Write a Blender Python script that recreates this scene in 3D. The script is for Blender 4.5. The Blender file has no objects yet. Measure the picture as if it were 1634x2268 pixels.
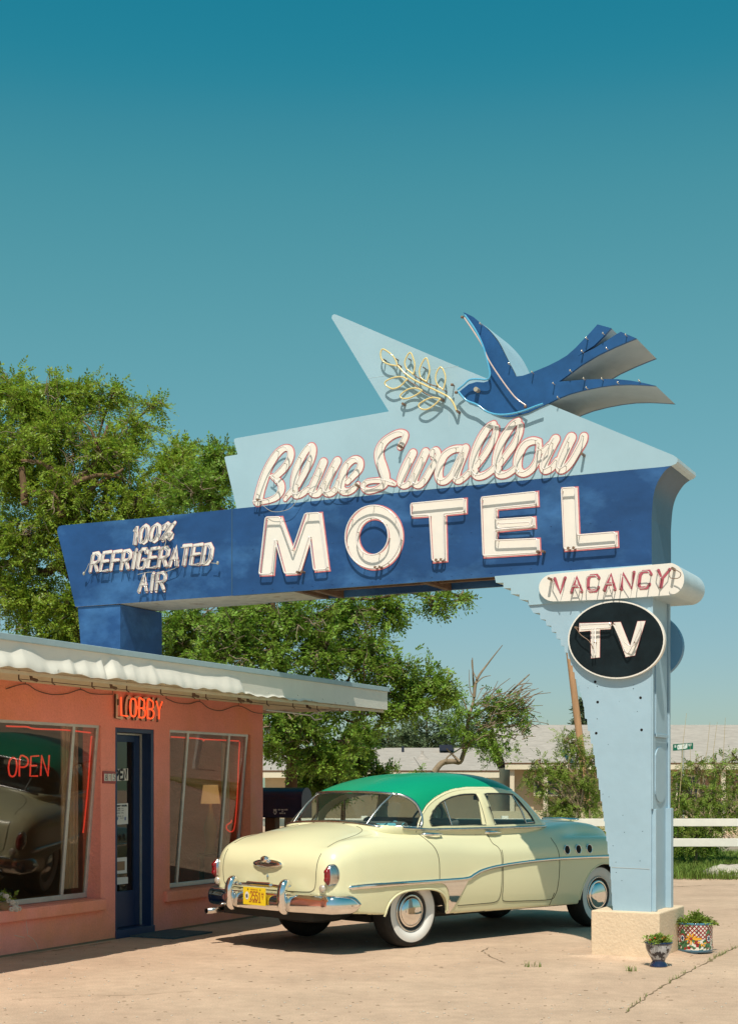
import bpy, bmesh, math, random
import numpy as np
from mathutils import Vector, Matrix
from mathutils.geometry import tessellate_polygon
R = math.radians
rnd = random.Random(7)
rng = np.random.default_rng(11)
S = bpy.context.scene
COL = S.collection
# ------------------------------------------------------------------ camera, sky, sun, exposure
CAMH = 1.55
cd = bpy.data.cameras.new('camera'); cam = bpy.data.objects.new('camera', cd); COL.objects.link(cam)
cam.location = (0, 0, CAMH); cam.rotation_euler = (R(90), 0, 0)
cd.sensor_fit = 'HORIZONTAL'; cd.sensor_width = 36; cd.lens = 69.99
cd.shift_y = 0.3714; cd.clip_end = 5000; cd.clip_start = .05
S.camera = cam
SUN = Vector((-.105, -.618, 1.0)).normalized()
elev = math.asin(SUN.z); azim = math.atan2(SUN.x, SUN.y)
w = bpy.data.worlds.new('World'); S.world = w; w.use_nodes = True
nt = w.node_tree; bg = nt.nodes['Background']
sky = nt.nodes.new('ShaderNodeTexSky'); sky.sky_type = 'NISHITA'; sky.sun_disc = False
sky.sun_elevation = elev; sky.sun_rotation = azim
sky.air_density = 1.15; sky.dust_density = .55; sky.ozone_density = 1.0
pre = nt.nodes.new('ShaderNodeVectorMath'); pre.operation = 'SCALE'; pre.inputs['Scale'].default_value = .105
crv = nt.nodes.new('ShaderNodeRGBCurve')         # film response of the sky: teal zenith, pale horizon
def cpts(c, pts):
    c.points[0].location = pts[0]; c.points[1].location = pts[-1]
    for p in pts[1:-1]: c.points.new(*p)
cpts(crv.mapping.curves[0], [(0, 0), (.139, .0155), (.158, .045), (.178, .073), (.27, .15), (.68, .37), (1, .55)])
cpts(crv.mapping.curves[1], [(0, .02), (.22, .212), (.276, .295), (.42, .40), (.755, .53), (1, .66)])
cpts(crv.mapping.curves[2], [(0, .02), (.372, .314), (.442, .367), (.628, .50), (1, .75)])
post = nt.nodes.new('ShaderNodeVectorMath'); post.operation = 'SCALE'; post.inputs['Scale'].default_value = 1/.105
nt.links.new(sky.outputs[0], pre.inputs[0]); nt.links.new(pre.outputs[0], crv.inputs['Color'])
nt.links.new(crv.outputs[0], post.inputs[0]); nt.links.new(post.outputs[0], bg.inputs[0])
bg.inputs[1].default_value = 0.105
sl = bpy.data.lights.new('sun', 'SUN'); so = bpy.data.objects.new('sun', sl); COL.objects.link(so)
sl.energy = 4.65; sl.angle = R(.53); sl.color = (1, .93, .80)
so.location = (-5, -5, 30); so.rotation_euler = (-SUN).to_track_quat('-Z', 'Y').to_euler()
S.view_settings.view_transform = 'Standard'; S.view_settings.look = 'None'
S.view_settings.exposure = 0.0; S.view_settings.gamma = 1
# ------------------------------------------------------------------ survey: measured pixel -> place in the site
F, CX, CY, K = 3177., 817., 1741., 1.2607
UX, UY = .8962, -.4436            # u: along the sign ; v: along the motel wall, away from the camera
VX, VY = .4436, .8962
def W(u, v, z): return Vector((u*UX + v*VX, u*UY + v*VY, z))
def zz(x0, y0, wd, pts):
    s = wd/1634.; return [((x0 + p[0]*s)/K, (y0 + p[1]*s)/K) for p in pts]
def onV(p, V):                    # measured point on the plane v = V  -> (u, z)
    rx = (p[0]-CX)/F; t = V/(rx*VX + VY); return (t*(rx*UX + UY), CAMH + (CY-p[1])/F*t)
def onU(p, U):                    # on the plane u = U -> (v, z)
    rx = (p[0]-CX)/F; t = U/(rx*UX + UY); return (t*(rx*VX + VY), CAMH + (CY-p[1])/F*t)
def onY(p, Y): return Vector(((p[0]-CX)/F*Y, Y, CAMH + (CY-p[1])/F*Y))
def onG(p, z=0.):
    Y = (CAMH-z)*F/(p[1]-CY); return Vector(((p[0]-CX)/F*Y, Y, z))
# ------------------------------------------------------------------ materials
M = {}
def mat(name, col, rough=.6, metal=0., spec=.5, var=.0, vscale=3., bump=0., bscale=60., col2=None, var2=(.45,.6), v2scale=2.,
        stretch=(1,1,1), coat=0., trans=0., emis=None, estr=0., island=0.):
    m = bpy.data.materials.new(name); m.use_nodes = True; M[name] = m
    n = m.node_tree.nodes; l = m.node_tree.links; b = n['Principled BSDF']
    b.inputs['Roughness'].default_value = rough; b.inputs['Metallic'].default_value = metal
    b.inputs['Specular IOR Level'].default_value = spec; b.inputs['Coat Weight'].default_value = coat
    b.inputs['Coat Roughness'].default_value = .05
    b.inputs['Base Color'].default_value = (*col, 1)
    tc = n.new('ShaderNodeTexCoord'); mp = n.new('ShaderNodeMapping'); mp.inputs['Scale'].default_value = stretch
    l.new(tc.outputs['Object'], mp.inputs[0]); out = None
    if col2 is not None:
        nz = n.new('ShaderNodeTexNoise'); nz.inputs['Scale'].default_value = v2scale; nz.inputs['Detail'].default_value = 5
        nz.inputs['Roughness'].default_value = .6
        mr = n.new('ShaderNodeMapRange'); mr.inputs[1].default_value = var2[0]; mr.inputs[2].default_value = var2[1]
        mx = n.new('ShaderNodeMix'); mx.data_type = 'RGBA'
        l.new(mp.outputs[0], nz.inputs['Vector']); l.new(nz.outputs['Fac'], mr.inputs[0]); l.new(mr.outputs[0], mx.inputs['Factor'])
        mx.inputs['A'].default_value = (*col, 1); mx.inputs['B'].default_value = (*col2, 1); out = mx.outputs['Result']
    if var or island:
        hs = n.new('ShaderNodeHueSaturation')
        if out: l.new(out, hs.inputs['Color'])
        else: hs.inputs['Color'].default_value = (*col, 1)
        if island:
            g = n.new('ShaderNodeNewGeometry'); mr = n.new('ShaderNodeMapRange')
            mr.inputs[3].default_value = 1-island; mr.inputs[4].default_value = 1+island
            l.new(g.outputs['Random Per Island'], mr.inputs[0]); l.new(mr.outputs[0], hs.inputs['Value'])
            mr2 = n.new('ShaderNodeMapRange'); mr2.inputs[3].default_value = .475; mr2.inputs[4].default_value = .52
            l.new(g.outputs['Random Per Island'], mr2.inputs[0]); l.new(mr2.outputs[0], hs.inputs['Hue'])
        else:
            nz = n.new('ShaderNodeTexNoise'); nz.inputs['Scale'].default_value = vscale; nz.inputs['Detail'].default_value = 8
            nz.inputs['Roughness'].default_value = .65
            mr = n.new('ShaderNodeMapRange'); mr.inputs[1].default_value = .3; mr.inputs[2].default_value = .7
            mr.inputs[3].default_value = 1-var; mr.inputs[4].default_value = 1+var
            l.new(mp.outputs[0], nz.inputs['Vector']); l.new(nz.outputs['Fac'], mr.inputs[0]); l.new(mr.outputs[0], hs.inputs['Value'])
        out = hs.outputs[0]
    if out: l.new(out, b.inputs['Base Color'])
    if bump:
        nb = n.new('ShaderNodeTexNoise'); nb.inputs['Scale'].default_value = bscale; nb.inputs['Detail'].default_value = 6
        bp = n.new('ShaderNodeBump'); bp.inputs['Strength'].default_value = 1; bp.inputs['Distance'].default_value = bump
        l.new(mp.outputs[0], nb.inputs['Vector']); l.new(nb.outputs['Fac'], bp.inputs['Height']); l.new(bp.outputs[0], b.inputs['Normal'])
    if trans:
        tr = n.new('ShaderNodeBsdfTranslucent'); ms = n.new('ShaderNodeMixShader'); ms.inputs[0].default_value = trans
        if out: l.new(out, tr.inputs[0])
        else: tr.inputs[0].default_value = (*col, 1)
        l.new(b.outputs[0], ms.inputs[1]); l.new(tr.outputs[0], ms.inputs[2]); l.new(ms.outputs[0], n['Material Output'].inputs[0])
    if emis:
        b.inputs['Emission Color'].default_value = (*emis, 1); b.inputs['Emission Strength'].default_value = estr
    return m
def glassmat(name, tintc, refl, rough=.0, dirt=0.):
    m = bpy.data.materials.new(name); m.use_nodes = True; M[name] = m
    n = m.node_tree.nodes; l = m.node_tree.links; n.remove(n['Principled BSDF'])
    t = n.new('ShaderNodeBsdfTransparent'); t.inputs[0].default_value = (*tintc, 1)
    g = n.new('ShaderNodeBsdfGlossy'); g.inputs['Roughness'].default_value = rough; g.inputs[0].default_value = (1, .98, .94, 1)
    lw = n.new('ShaderNodeLayerWeight'); pw = n.new('ShaderNodeMath'); pw.operation = 'POWER'; pw.inputs[1].default_value = 5
    mr = n.new('ShaderNodeMapRange'); mr.inputs[3].default_value = refl; mr.inputs[4].default_value = 1
    ms = n.new('ShaderNodeMixShader'); l.new(lw.outputs['Facing'], pw.inputs[0]); l.new(pw.outputs[0], mr.inputs[0]); l.new(mr.outputs[0], ms.inputs[0])
    l.new(t.outputs[0], ms.inputs[1]); l.new(g.outputs[0], ms.inputs[2]); last = ms.outputs[0]
    if dirt:
        d = n.new('ShaderNodeBsdfDiffuse'); d.inputs[0].default_value = (.5, .45, .38, 1)
        m2 = n.new('ShaderNodeMixShader'); m2.inputs[0].default_value = dirt
        l.new(last, m2.inputs[1]); l.new(d.outputs[0], m2.inputs[2]); last = m2.outputs[0]
    l.new(last, n['Material Output'].inputs[0]); return m
mat('ground', (.505, .352, .250), .9, spec=.2, var=.10, vscale=1.1, bump=.004, bscale=110, col2=(.555, .40, .285), v2scale=.35, var2=(.4, .65))
mat('crack', (.23, .165, .105), .95, spec=.1)
mat('asphalt', (.30, .24, .18), .9, spec=.2, var=.12, vscale=4, bump=.004, bscale=200)
mat('grass_soil', (.20, .21, .07), .95, spec=.1, var=.35, vscale=3, bump=.02, bscale=30, col2=(.42, .36, .17), v2scale=.8)
mat('grass', (.17, .24, .045), .6, spec=.2, trans=.3, island=.45)
mat('sign_blue', (.017, .068, .195), .5, spec=.3, var=.22, vscale=2.5, bump=.0025, bscale=6, col2=(.044, .138, .32), v2scale=1.5, var2=(.50, .66), stretch=(.8, 1, 1.3))
mat('sign_blue_edge', (.045, .10, .16), .45, var=.15, vscale=2)
mat('sign_light', (.345, .505, .585), .5, spec=.35, var=.05, vscale=1.8, bump=.002, bscale=5)
mat('pillar_blue', (.345, .485, .575), .45, spec=.4, var=.05, vscale=2.2, bump=.0025, bscale=9)
mat('edge_grey', (.40, .42, .41), .42, var=.16, vscale=2.5, bump=.002, bscale=14, col2=(.33, .30, .25), v2scale=1.4)
mat('edge_pale', (.47, .58, .62), .45, var=.1, vscale=3, bump=.002, bscale=12)
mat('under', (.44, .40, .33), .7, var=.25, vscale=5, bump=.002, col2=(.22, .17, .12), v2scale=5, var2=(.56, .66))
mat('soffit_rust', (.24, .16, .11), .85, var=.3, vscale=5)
mat('rust', (.13, .075, .045), .85, var=.4, vscale=8)
mat('sign_white', (.82, .765, .69), .5, var=.04, vscale=4)
mat('pink', (.62, .19, .20), .55, var=.2, vscale=20)
mat('pink_letter', (.43, .085, .12), .55, var=.15, vscale=18)
mat('neon_white', (.80, .72, .67), .12, spec=.7, coat=.5)
mat('neon_grey', (.55, .48, .44), .12, spec=.7, coat=.5)
mat('neon_yellow', (.78, .62, .27), .15, spec=.7, coat=.5)
mat('neon_blue', (.10, .42, .66), .15, spec=.7, coat=.5)
mat('neon_pinkish', (.66, .50, .44), .15, spec=.7, coat=.5)
mat('porcelain', (.20, .12, .075), .4)
mat('cable', (.08, .07, .05), .6)
mat('wire', (.42, .38, .30), .5)
mat('tv_black', (.006, .012, .015), .45, spec=.22, var=.5, vscale=6)
mat('disc_blue', (.11, .27, .44), .5)
mat('bird_side', (.35, .42, .46), .42, var=.12, vscale=2.5, bump=.002, bscale=14)
mat('bird_blue', (.014, .082, .235), .4, spec=.5, var=.2, vscale=5)
mat('hole', (.008, .006, .005), .9)
mat('plinth', (.71, .55, .385), .85, spec=.2, var=.05, vscale=5, bump=.006, bscale=38)
mat('stucco', (.88, .32, .25), .9, spec=.15, var=.07, vscale=2, bump=.010, bscale=34, col2=(.84, .31, .185), v2scale=.7)
mat('fascia', (.74, .71, .63), .45, spec=.5, var=.05, vscale=3, bump=.002, bscale=9)
mat('drip', (.34, .46, .50), .5, var=.08, vscale=4)
mat('roofing', (.5, .5, .48), .8, var=.1)
mat('soffit', (.66, .58, .42), .8, var=.1, vscale=6, stretch=(8, 1, 1), bump=.002)
mat('door_blue', (.013, .035, .10), .4, spec=.5, var=.1)
mat('alu', (.55, .54, .50), .4, metal=.4, var=.12, vscale=9)
mat('chrome', (.82, .80, .78), .06, metal=1., var=.05, vscale=9)
mat('chrome_dull', (.62, .60, .57), .22, metal=1., var=.2, vscale=14)
mat('cream', (.75, .72, .455), .28, spec=.4, coat=.6, var=.012, vscale=2)
mat('green_roof', (.004, .29, .145), .4, spec=.3, coat=.3, var=.03, vscale=3)
mat('dark_trim', (.03, .03, .03), .5)
mat('gap', (.06, .055, .03), .7)
mat('interior', (.035, .04, .04), .8)
mat('seat_cloth', (.10, .115, .11), .85)
mat('towel', (.12, .42, .52), .9, var=.15, vscale=30, bump=.004, bscale=80)
mat('rubber', (.022, .02, .018), .75, spec=.3, var=.3, vscale=20)
mat('whitewall', (.72, .70, .66), .55)
mat('red_lens', (.22, .004, .008), .12, coat=.8)
mat('lens_clear', (.62, .55, .45), .15, coat=.8, metal=.4)
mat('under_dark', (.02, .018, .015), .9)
mat('plate_yellow', (.85, .60, .02), .45)
mat('plate_text', (.35, .05, .03), .5)
mat('paper', (.72, .71, .66), .7)
mat('ink', (.02, .02, .025), .6)
mat('ink_blue', (.05, .13, .35), .6)
mat('brown_box', (.30, .19, .11), .8)
mat('neon_red', (.9, .12, .03), .3, emis=(1, .085, .022), estr=1.2)
mat('neon_red_dim', (.7, .08, .04), .3, emis=(1, .06, .035), estr=.6)
mat('board_beige', (.62, .54, .40), .6)
mat('mailbox', (.008, .017, .055), .32, spec=.5, var=.2, vscale=8)
mat('wood_post', (.13, .065, .03), .8, var=.2, vscale=8)
mat('bark', (.15, .095, .055), .95, spec=.1, var=.45, vscale=9, bump=.02, bscale=25, stretch=(1, 1, .3))
mat('bark_pale', (.25, .19, .13), .95, spec=.1, var=.3, vscale=9, bump=.01, bscale=25, stretch=(1, 1, .3))
mat('leaf', (.27, .365, .04), .45, spec=.4, trans=.48, island=.5)
mat('leaf_deep', (.21, .32, .04), .45, spec=.45, trans=.42, island=.55)
mat('leaf_pine', (.12, .165, .08), .6, spec=.2, trans=.15, island=.35)
mat('leaf_shrub', (.23, .31, .05), .55, spec=.3, trans=.35, island=.4)
mat('twig', (.27, .20, .13), .9, spec=.1)
mat('stalk', (.50, .40, .22), .8, spec=.1)
mat('shingle', (.40, .355, .315), .9, spec=.1, var=.26, vscale=3.2, stretch=(.9, 5, 8), bump=.02, bscale=8)
mat('house_wall', (.55, .46, .31), .9, spec=.1, var=.05)
mat('house_trim', (.70, .62, .47), .7)
mat('house_dark', (.03, .035, .045), .5)
mat('brickish', (.36, .21, .14), .9, var=.2, vscale=20)
mat('navy', (.012, .018, .04), .6)
mat('white_paint', (.80, .755, .68), .6, var=.05, vscale=6)
mat('pole_wood', (.44, .25, .13), .9, var=.2, vscale=5, stretch=(3, 3, .3))
mat('street_green', (.0, .13, .075), .45)
mat('sign_letter', (.75, .78, .74), .5)
mat('glaze_navy', (.012, .018, .06), .12, coat=.8)
mat('glaze_blue', (.06, .19, .30), .2, coat=.7)
mat('glaze_yellow', (.75, .36, .02), .3, coat=.5)
mat('glaze_red', (.30, .02, .02), .3, coat=.5)
mat('glaze_green', (.05, .17, .07), .3, coat=.5)
mat('urn_white', (.46, .46, .48), .2, coat=.7, col2=(.012, .012, .022), v2scale=16, var2=(.49, .52))
mat('soil', (.06, .035, .02), .95)
mat('petal_white', (.75, .70, .62), .6, trans=.3)
mat('petal_red', (.60, .06, .02), .6, trans=.3)
mat('mat_blue', (.05, .09, .11), .95, var=.25, vscale=30, bump=.006, bscale=150)
mat('lamp_shade', (.70, .48, .24), .8, emis=(1, .55, .22), estr=.35)
mat('lamp_base', (.55, .33, .12), .5)
mat('room', (.38, .28, .19), .9)
mat('room_floor', (.34, .25, .17), .8)
mat('curtain', (.55, .45, .34), .9, var=.1, stretch=(6, 6, .3), vscale=4)
mat('stone_pale', (.50, .44, .36), .9, var=.15, vscale=5, bump=.02, bscale=12)
glassmat('window_glass', (.74, .68, .58), .085, .0)
glassmat('door_glass', (.5, .5, .45), .10)
glassmat('car_glass', (.84, .90, .87), .06, dirt=.015)
# talavera glaze: red lattice over white, cylindrical
def latticemat():
    m = bpy.data.materials.new('lattice'); m.use_nodes = True; M['lattice'] = m
    n = m.node_tree.nodes; l = m.node_tree.links; b = n['Principled BSDF']; b.inputs['Roughness'].default_value = .25
    tc = n.new('ShaderNodeTexCoord'); sp = n.new('ShaderNodeSeparateXYZ'); l.new(tc.outputs['Object'], sp.inputs[0])
    def mth(op, a, c=None, d=None):
        q = n.new('ShaderNodeMath'); q.operation = op
        for i, x in enumerate((a, c)):
            if x is None: continue
            if isinstance(x, (int, float)): q.inputs[i].default_value = x
            else: l.new(x, q.inputs[i])
        return q.outputs[0]
    ang = mth('ARCTAN2', sp.outputs[1], sp.outputs[0]); a = mth('MULTIPLY', ang, 13.); z = mth('MULTIPLY', sp.outputs[2], 80.)
    s1 = mth('ABSOLUTE', mth('SINE', mth('ADD', a, z))); s2 = mth('ABSOLUTE', mth('SINE', mth('SUBTRACT', a, z)))
    mn = mth('MINIMUM', s1, s2); mr = n.new('ShaderNodeMapRange'); mr.inputs[1].default_value = .5; mr.inputs[2].default_value = .6
    l.new(mn, mr.inputs[0]); mx = n.new('ShaderNodeMix'); mx.data_type = 'RGBA'; l.new(mr.outputs[0], mx.inputs['Factor'])
    mx.inputs['A'].default_value = (.27, .025, .03, 1); mx.inputs['B'].default_value = (.70, .66, .58, 1)
    # leafy coloured band in the lower third
    vo = n.new('ShaderNodeTexVoronoi'); vo.inputs['Scale'].default_value = 42; l.new(tc.outputs['Object'], vo.inputs['Vector'])
    cr = n.new('ShaderNodeValToRGB'); cr.color_ramp.interpolation = 'CONSTANT'
    e = cr.color_ramp.elements; e[0].color = (.04, .12, .05, 1); e[1].position = .3; e[1].color = (.70, .66, .58, 1)
    for p, c in ((.5, (.30, .02, .02, 1)), (.62, (.72, .68, .6, 1)), (.8, (.05, .14, .06, 1))):
        q = e.new(p); q.color = c
    sc = n.new('ShaderNodeSeparateColor'); l.new(vo.outputs['Color'], sc.inputs[0]); l.new(sc.outputs[0], cr.inputs[0])
    m2 = n.new('ShaderNodeMix'); m2.data_type = 'RGBA'; lt = mth('LESS_THAN', sp.outputs[2], .135)
    l.new(lt, m2.inputs['Factor']); l.new(mx.outputs['Result'], m2.inputs['A']); l.new(cr.outputs[0], m2.inputs['B'])
    l.new(m2.outputs['Result'], b.inputs['Base Color'])
latticemat()
# ------------------------------------------------------------------ objects
def tag(o, label=None, cat=None, group=None, kind=None):
    if label: o['label'] = label
    if cat: o['category'] = cat
    if group: o['group'] = group
    if kind: o['kind'] = kind
    return o
ROT = math.atan2(UY, UX)
def thing(name, label, cat, loc=(0, 0, 0), rotz=0., group=None):
    o = bpy.data.objects.new(name, None); COL.objects.link(o); o.empty_display_size = .2
    o.location = loc; o.rotation_euler = (0, 0, rotz); tag(o, label, cat, group); return o
def wmat(o):
    m = Matrix.Translation(o.location) @ Matrix.Rotation(o.rotation_euler[2], 4, 'Z')
    return (wmat(o.parent) @ m) if o.parent else m
class MB:
    def __init__(s): s.v = []; s.f = []; s.m = []; s.sm = []
    def add(s, vs, fs, mi=0, smooth=False):
        b = len(s.v); s.v += [tuple(x) for x in vs]
        for f in fs: s.f.append([i+b for i in f]); s.m.append(mi); s.sm.append(smooth)
    def box(s, c, d, mi=0, fr=None):          # centre, full size, optional frame (3 axis vectors)
        ax = fr or (Vector((1,0,0)), Vector((0,1,0)), Vector((0,0,1))); c = Vector(c)
        vs = [c + ax[0]*(d[0]/2*i) + ax[1]*(d[1]/2*j) + ax[2]*(d[2]/2*k) for i in (-1,1) for j in (-1,1) for k in (-1,1)]
        s.add(vs, [(0,1,3,2),(4,6,7,5),(0,4,5,1),(2,3,7,6),(0,2,6,4),(1,5,7,3)], mi)
    def sbox(s, u0, u1, v0, v1, z0, z1, mi=0):  # box in site coordinates
        vs = [W(u, v, z) for u in (u0, u1) for v in (v0, v1) for z in (z0, z1)]
        s.add(vs, [(0,1,3,2),(4,6,7,5),(0,4,5,1),(2,3,7,6),(0,2,6,4),(1,5,7,3)], mi)
    def prism(s, poly, c0, c1, fn, mf=0, ms=None, mb=None, holes=()):   # fn(a, b, c) -> world
        ms = mf if ms is None else ms; mb = mf if mb is None else mb
        loops = [poly] + list(holes); allp = [p for L in loops for p in L]
        tris = tessellate_polygon([[Vector((p[0], p[1], 0)) for p in L] for L in loops])
        s.add([fn(p[0], p[1], c0) for p in allp], tris, mf); s.add([fn(p[0], p[1], c1) for p in allp], [t[::-1] for t in tris], mb)
        for L in loops:
            n = len(L); s.add([fn(p[0], p[1], c) for p in L for c in (c0, c1)], [(2*i, 2*i+1, (2*i+3) % (2*n), (2*i+2) % (2*n)) for i in range(n)], ms)
    def tube(s, pts, r, seg=8, mi=0, closed=False, caps=True, flat=None):
        pts = [Vector(p) for p in pts]; n = len(pts)
        if n < 2: return
        rs = r if hasattr(r, '__len__') else [r]*n
        vs = []; up = None
        for i in range(n):
            a = pts[i-1] if (i > 0 or closed) else pts[i]; b = pts[(i+1) % n] if (i < n-1 or closed) else pts[i]
            t = (b-a)
            if t.length < 1e-9: t = Vector((0,0,1))
            t.normalize()
            if up is None:
                up = Vector((0,0,1)) if abs(t.z) < .9 else Vector((1,0,0))
            x = up - t*up.dot(t)
            if x.length < 1e-6: x = t.orthogonal()
            x.normalize(); y = t.cross(x); up = x
            for k in range(seg):
                q = 2*math.pi*k/seg; vs.append(pts[i] + x*(math.cos(q)*rs[i]) + y*(math.sin(q)*rs[i]*(flat or 1)))
        fs = []
        for i in range(n if closed else n-1):
            for k in range(seg):
                j = (i+1) % n; fs.append((i*seg+k, i*seg+(k+1) % seg, j*seg+(k+1) % seg, j*seg+k))
        s.add(vs, fs, mi, True)
        if caps and not closed:
            s.add(vs[:seg], [tuple(range(seg))[::-1]], mi); s.add(vs[-seg:], [tuple(range(seg))], mi)
    def lathe(s, prof, org, ax=(0,0,1), seg=32, mi=0, mis=None, smooth=True):  # prof: (radius, height)
        ax = Vector(ax).normalized(); x = ax.orthogonal().normalized(); y = ax.cross(x); org = Vector(org)
        n = len(prof); vs = [org + ax*h + x*(rr*math.cos(2*math.pi*k/seg)) + y*(rr*math.sin(2*math.pi*k/seg)) for rr, h in prof for k in range(seg)]
        for i in range(n-1):
            fs = [(i*seg+k, i*seg+(k+1) % seg, (i+1)*seg+(k+1) % seg, (i+1)*seg+k) for k in range(seg)]
            b = len(s.v)
            if i == 0: s.add(vs, [], 0); base = b
            for f in fs: s.f.append([q+base for q in f]); s.m.append(mis[i] if mis else mi); s.sm.append(smooth)
    def ellipsoid(s, c, r, fr=None, mi=0, nu=20, nv=12):
        ax = fr or (Vector((1,0,0)), Vector((0,1,0)), Vector((0,0,1))); c = Vector(c); vs = []; fs = []
        for j in range(nv+1):
            th = math.pi*j/nv
            for i in range(nu):
                ph = 2*math.pi*i/nu
                vs.append(c + ax[0]*(r[0]*math.sin(th)*math.cos(ph)) + ax[1]*(r[1]*math.sin(th)*math.sin(ph)) + ax[2]*(r[2]*math.cos(th)))
        for j in range(nv):
            for i in range(nu): fs.append((j*nu+i, (j+1)*nu+i, (j+1)*nu+(i+1) % nu, j*nu+(i+1) % nu))
        s.add(vs, fs, mi, True)
    def build(s, name, mats, parent=None, local=False, bevel=0.):
        me = bpy.data.meshes.new(name)
        inv = None if (parent is None or local) else wmat(parent).inverted()
        vs = [tuple(inv @ Vector(p)) for p in s.v] if inv else s.v
        me.from_pydata(vs, [], s.f)
        mats = [mats] if isinstance(mats, str) else mats
        for q in mats: me.materials.append(M[q])
        me.polygons.foreach_set('material_index', s.m); me.polygons.foreach_set('use_smooth', s.sm)
        bm = bmesh.new(); bm.from_mesh(me); bmesh.ops.recalc_face_normals(bm, faces=bm.faces); bm.to_mesh(me); bm.free()
        o = bpy.data.objects.new(name, me); COL.objects.link(o); o.parent = parent
        if bevel:
            b = o.modifiers.new('bevel', 'BEVEL'); b.width = bevel; b.segments = 2; b.limit_method = 'ANGLE'; b.angle_limit = R(40)
        return o
def build_split(mb, name, mats, parent=None, local=False, bevel=0.):
    par = list(range(len(mb.v)))
    def find(i):
        while par[i] != i: par[i] = par[par[i]]; i = par[i]
        return i
    key = {}
    for i, p in enumerate(mb.v):
        k = (round(p[0], 5), round(p[1], 5), round(p[2], 5))
        if k in key: par[find(i)] = find(key[k])
        else: key[k] = i
    for f in mb.f:
        a = find(f[0])
        for q in f[1:]: par[find(q)] = a
    groups = {}
    for fi, f in enumerate(mb.f): groups.setdefault(find(f[0]), []).append(fi)
    out = []
    for gfi in groups.values():
        m = MB(); mp = {}
        for fi in gfi:
            for q in mb.f[fi]:
                if q not in mp: mp[q] = len(m.v); m.v.append(mb.v[q])
            m.f.append([mp[q] for q in mb.f[fi]]); m.m.append(mb.m[fi]); m.sm.append(mb.sm[fi])
        out.append(m.build(name, mats, parent, local, bevel))
    return out
def fV(a, b, c): return W(a, c, b)        # polygon in (u, z), thickness along v
def fU(a, b, c): return W(c, a, b)        # polygon in (v, z), thickness along u
def catmull(pts, n=6, closed=False):
    P = [np.array(p, float) for p in pts]; out = []; N = len(P)
    for i in range(N if closed else N-1):
        p0 = P[(i-1) % N] if (i > 0 or closed) else P[i]; p1 = P[i]; p2 = P[(i+1) % N]
        p3 = P[(i+2) % N] if (i+2 < N or closed) else P[(i+1) % N]
        for k in range(n):
            t = k/n; out.append(.5*((2*p1) + (-p0+p2)*t + (2*p0-5*p1+4*p2-p3)*t*t + (-p0+3*p1-3*p2+p3)*t**3))
    if not closed: out.append(P[-1])
    return out
def offset_poly(poly, d):
    n = len(poly); A = sum(poly[i][0]*poly[(i+1) % n][1]-poly[(i+1) % n][0]*poly[i][1] for i in range(n))
    sg = 1 if A > 0 else -1; out = []
    for i in range(n):
        a = Vector(poly[i-1]); b = Vector(poly[i]); c = Vector(poly[(i+1) % n])
        e1 = (b-a).normalized(); e2 = (c-b).normalized(); n1 = Vector((e1.y, -e1.x))*sg; n2 = Vector((e2.y, -e2.x))*sg
        m = n1+n2
        if m.length < 1e-6: m = n1
        m.normalize(); q = b + m*(d/max(.5, m.dot(n1))); out.append((q.x, q.y))
    return out
def ribbon(mb, pts, hws, lift0, mi, fn, step=.00006):       # flat stroke in plane coords (a,b), depth decreasing outward
    n = len(pts); vs = []
    for i in range(n):
        a = np.array(pts[max(0, i-1)]); b = np.array(pts[min(n-1, i+1)]); t = b-a; t = t/(np.linalg.norm(t)+1e-9); nn = np.array([-t[1], t[0]])
        dd = lift0 - i*step
        for sg in (1, -1): q = np.array(pts[i]) + nn*hws[i]*sg; vs.append(fn(q[0], q[1], dd))
    mb.add(vs, [(2*i, 2*i+1, 2*i+3, 2*i+2) for i in range(n-1)], mi)
    for e in (0, n-1):                                         # round ends
        c = np.array(pts[e]); k = 12; dd = lift0 - (e+1)*step - .0003
        ring = [fn(c[0]+hws[e]*math.cos(2*math.pi*j/k), c[1]+hws[e]*math.sin(2*math.pi*j/k), dd) for j in range(k)]
        mb.add(ring, [tuple(range(k))], mi)
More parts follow.
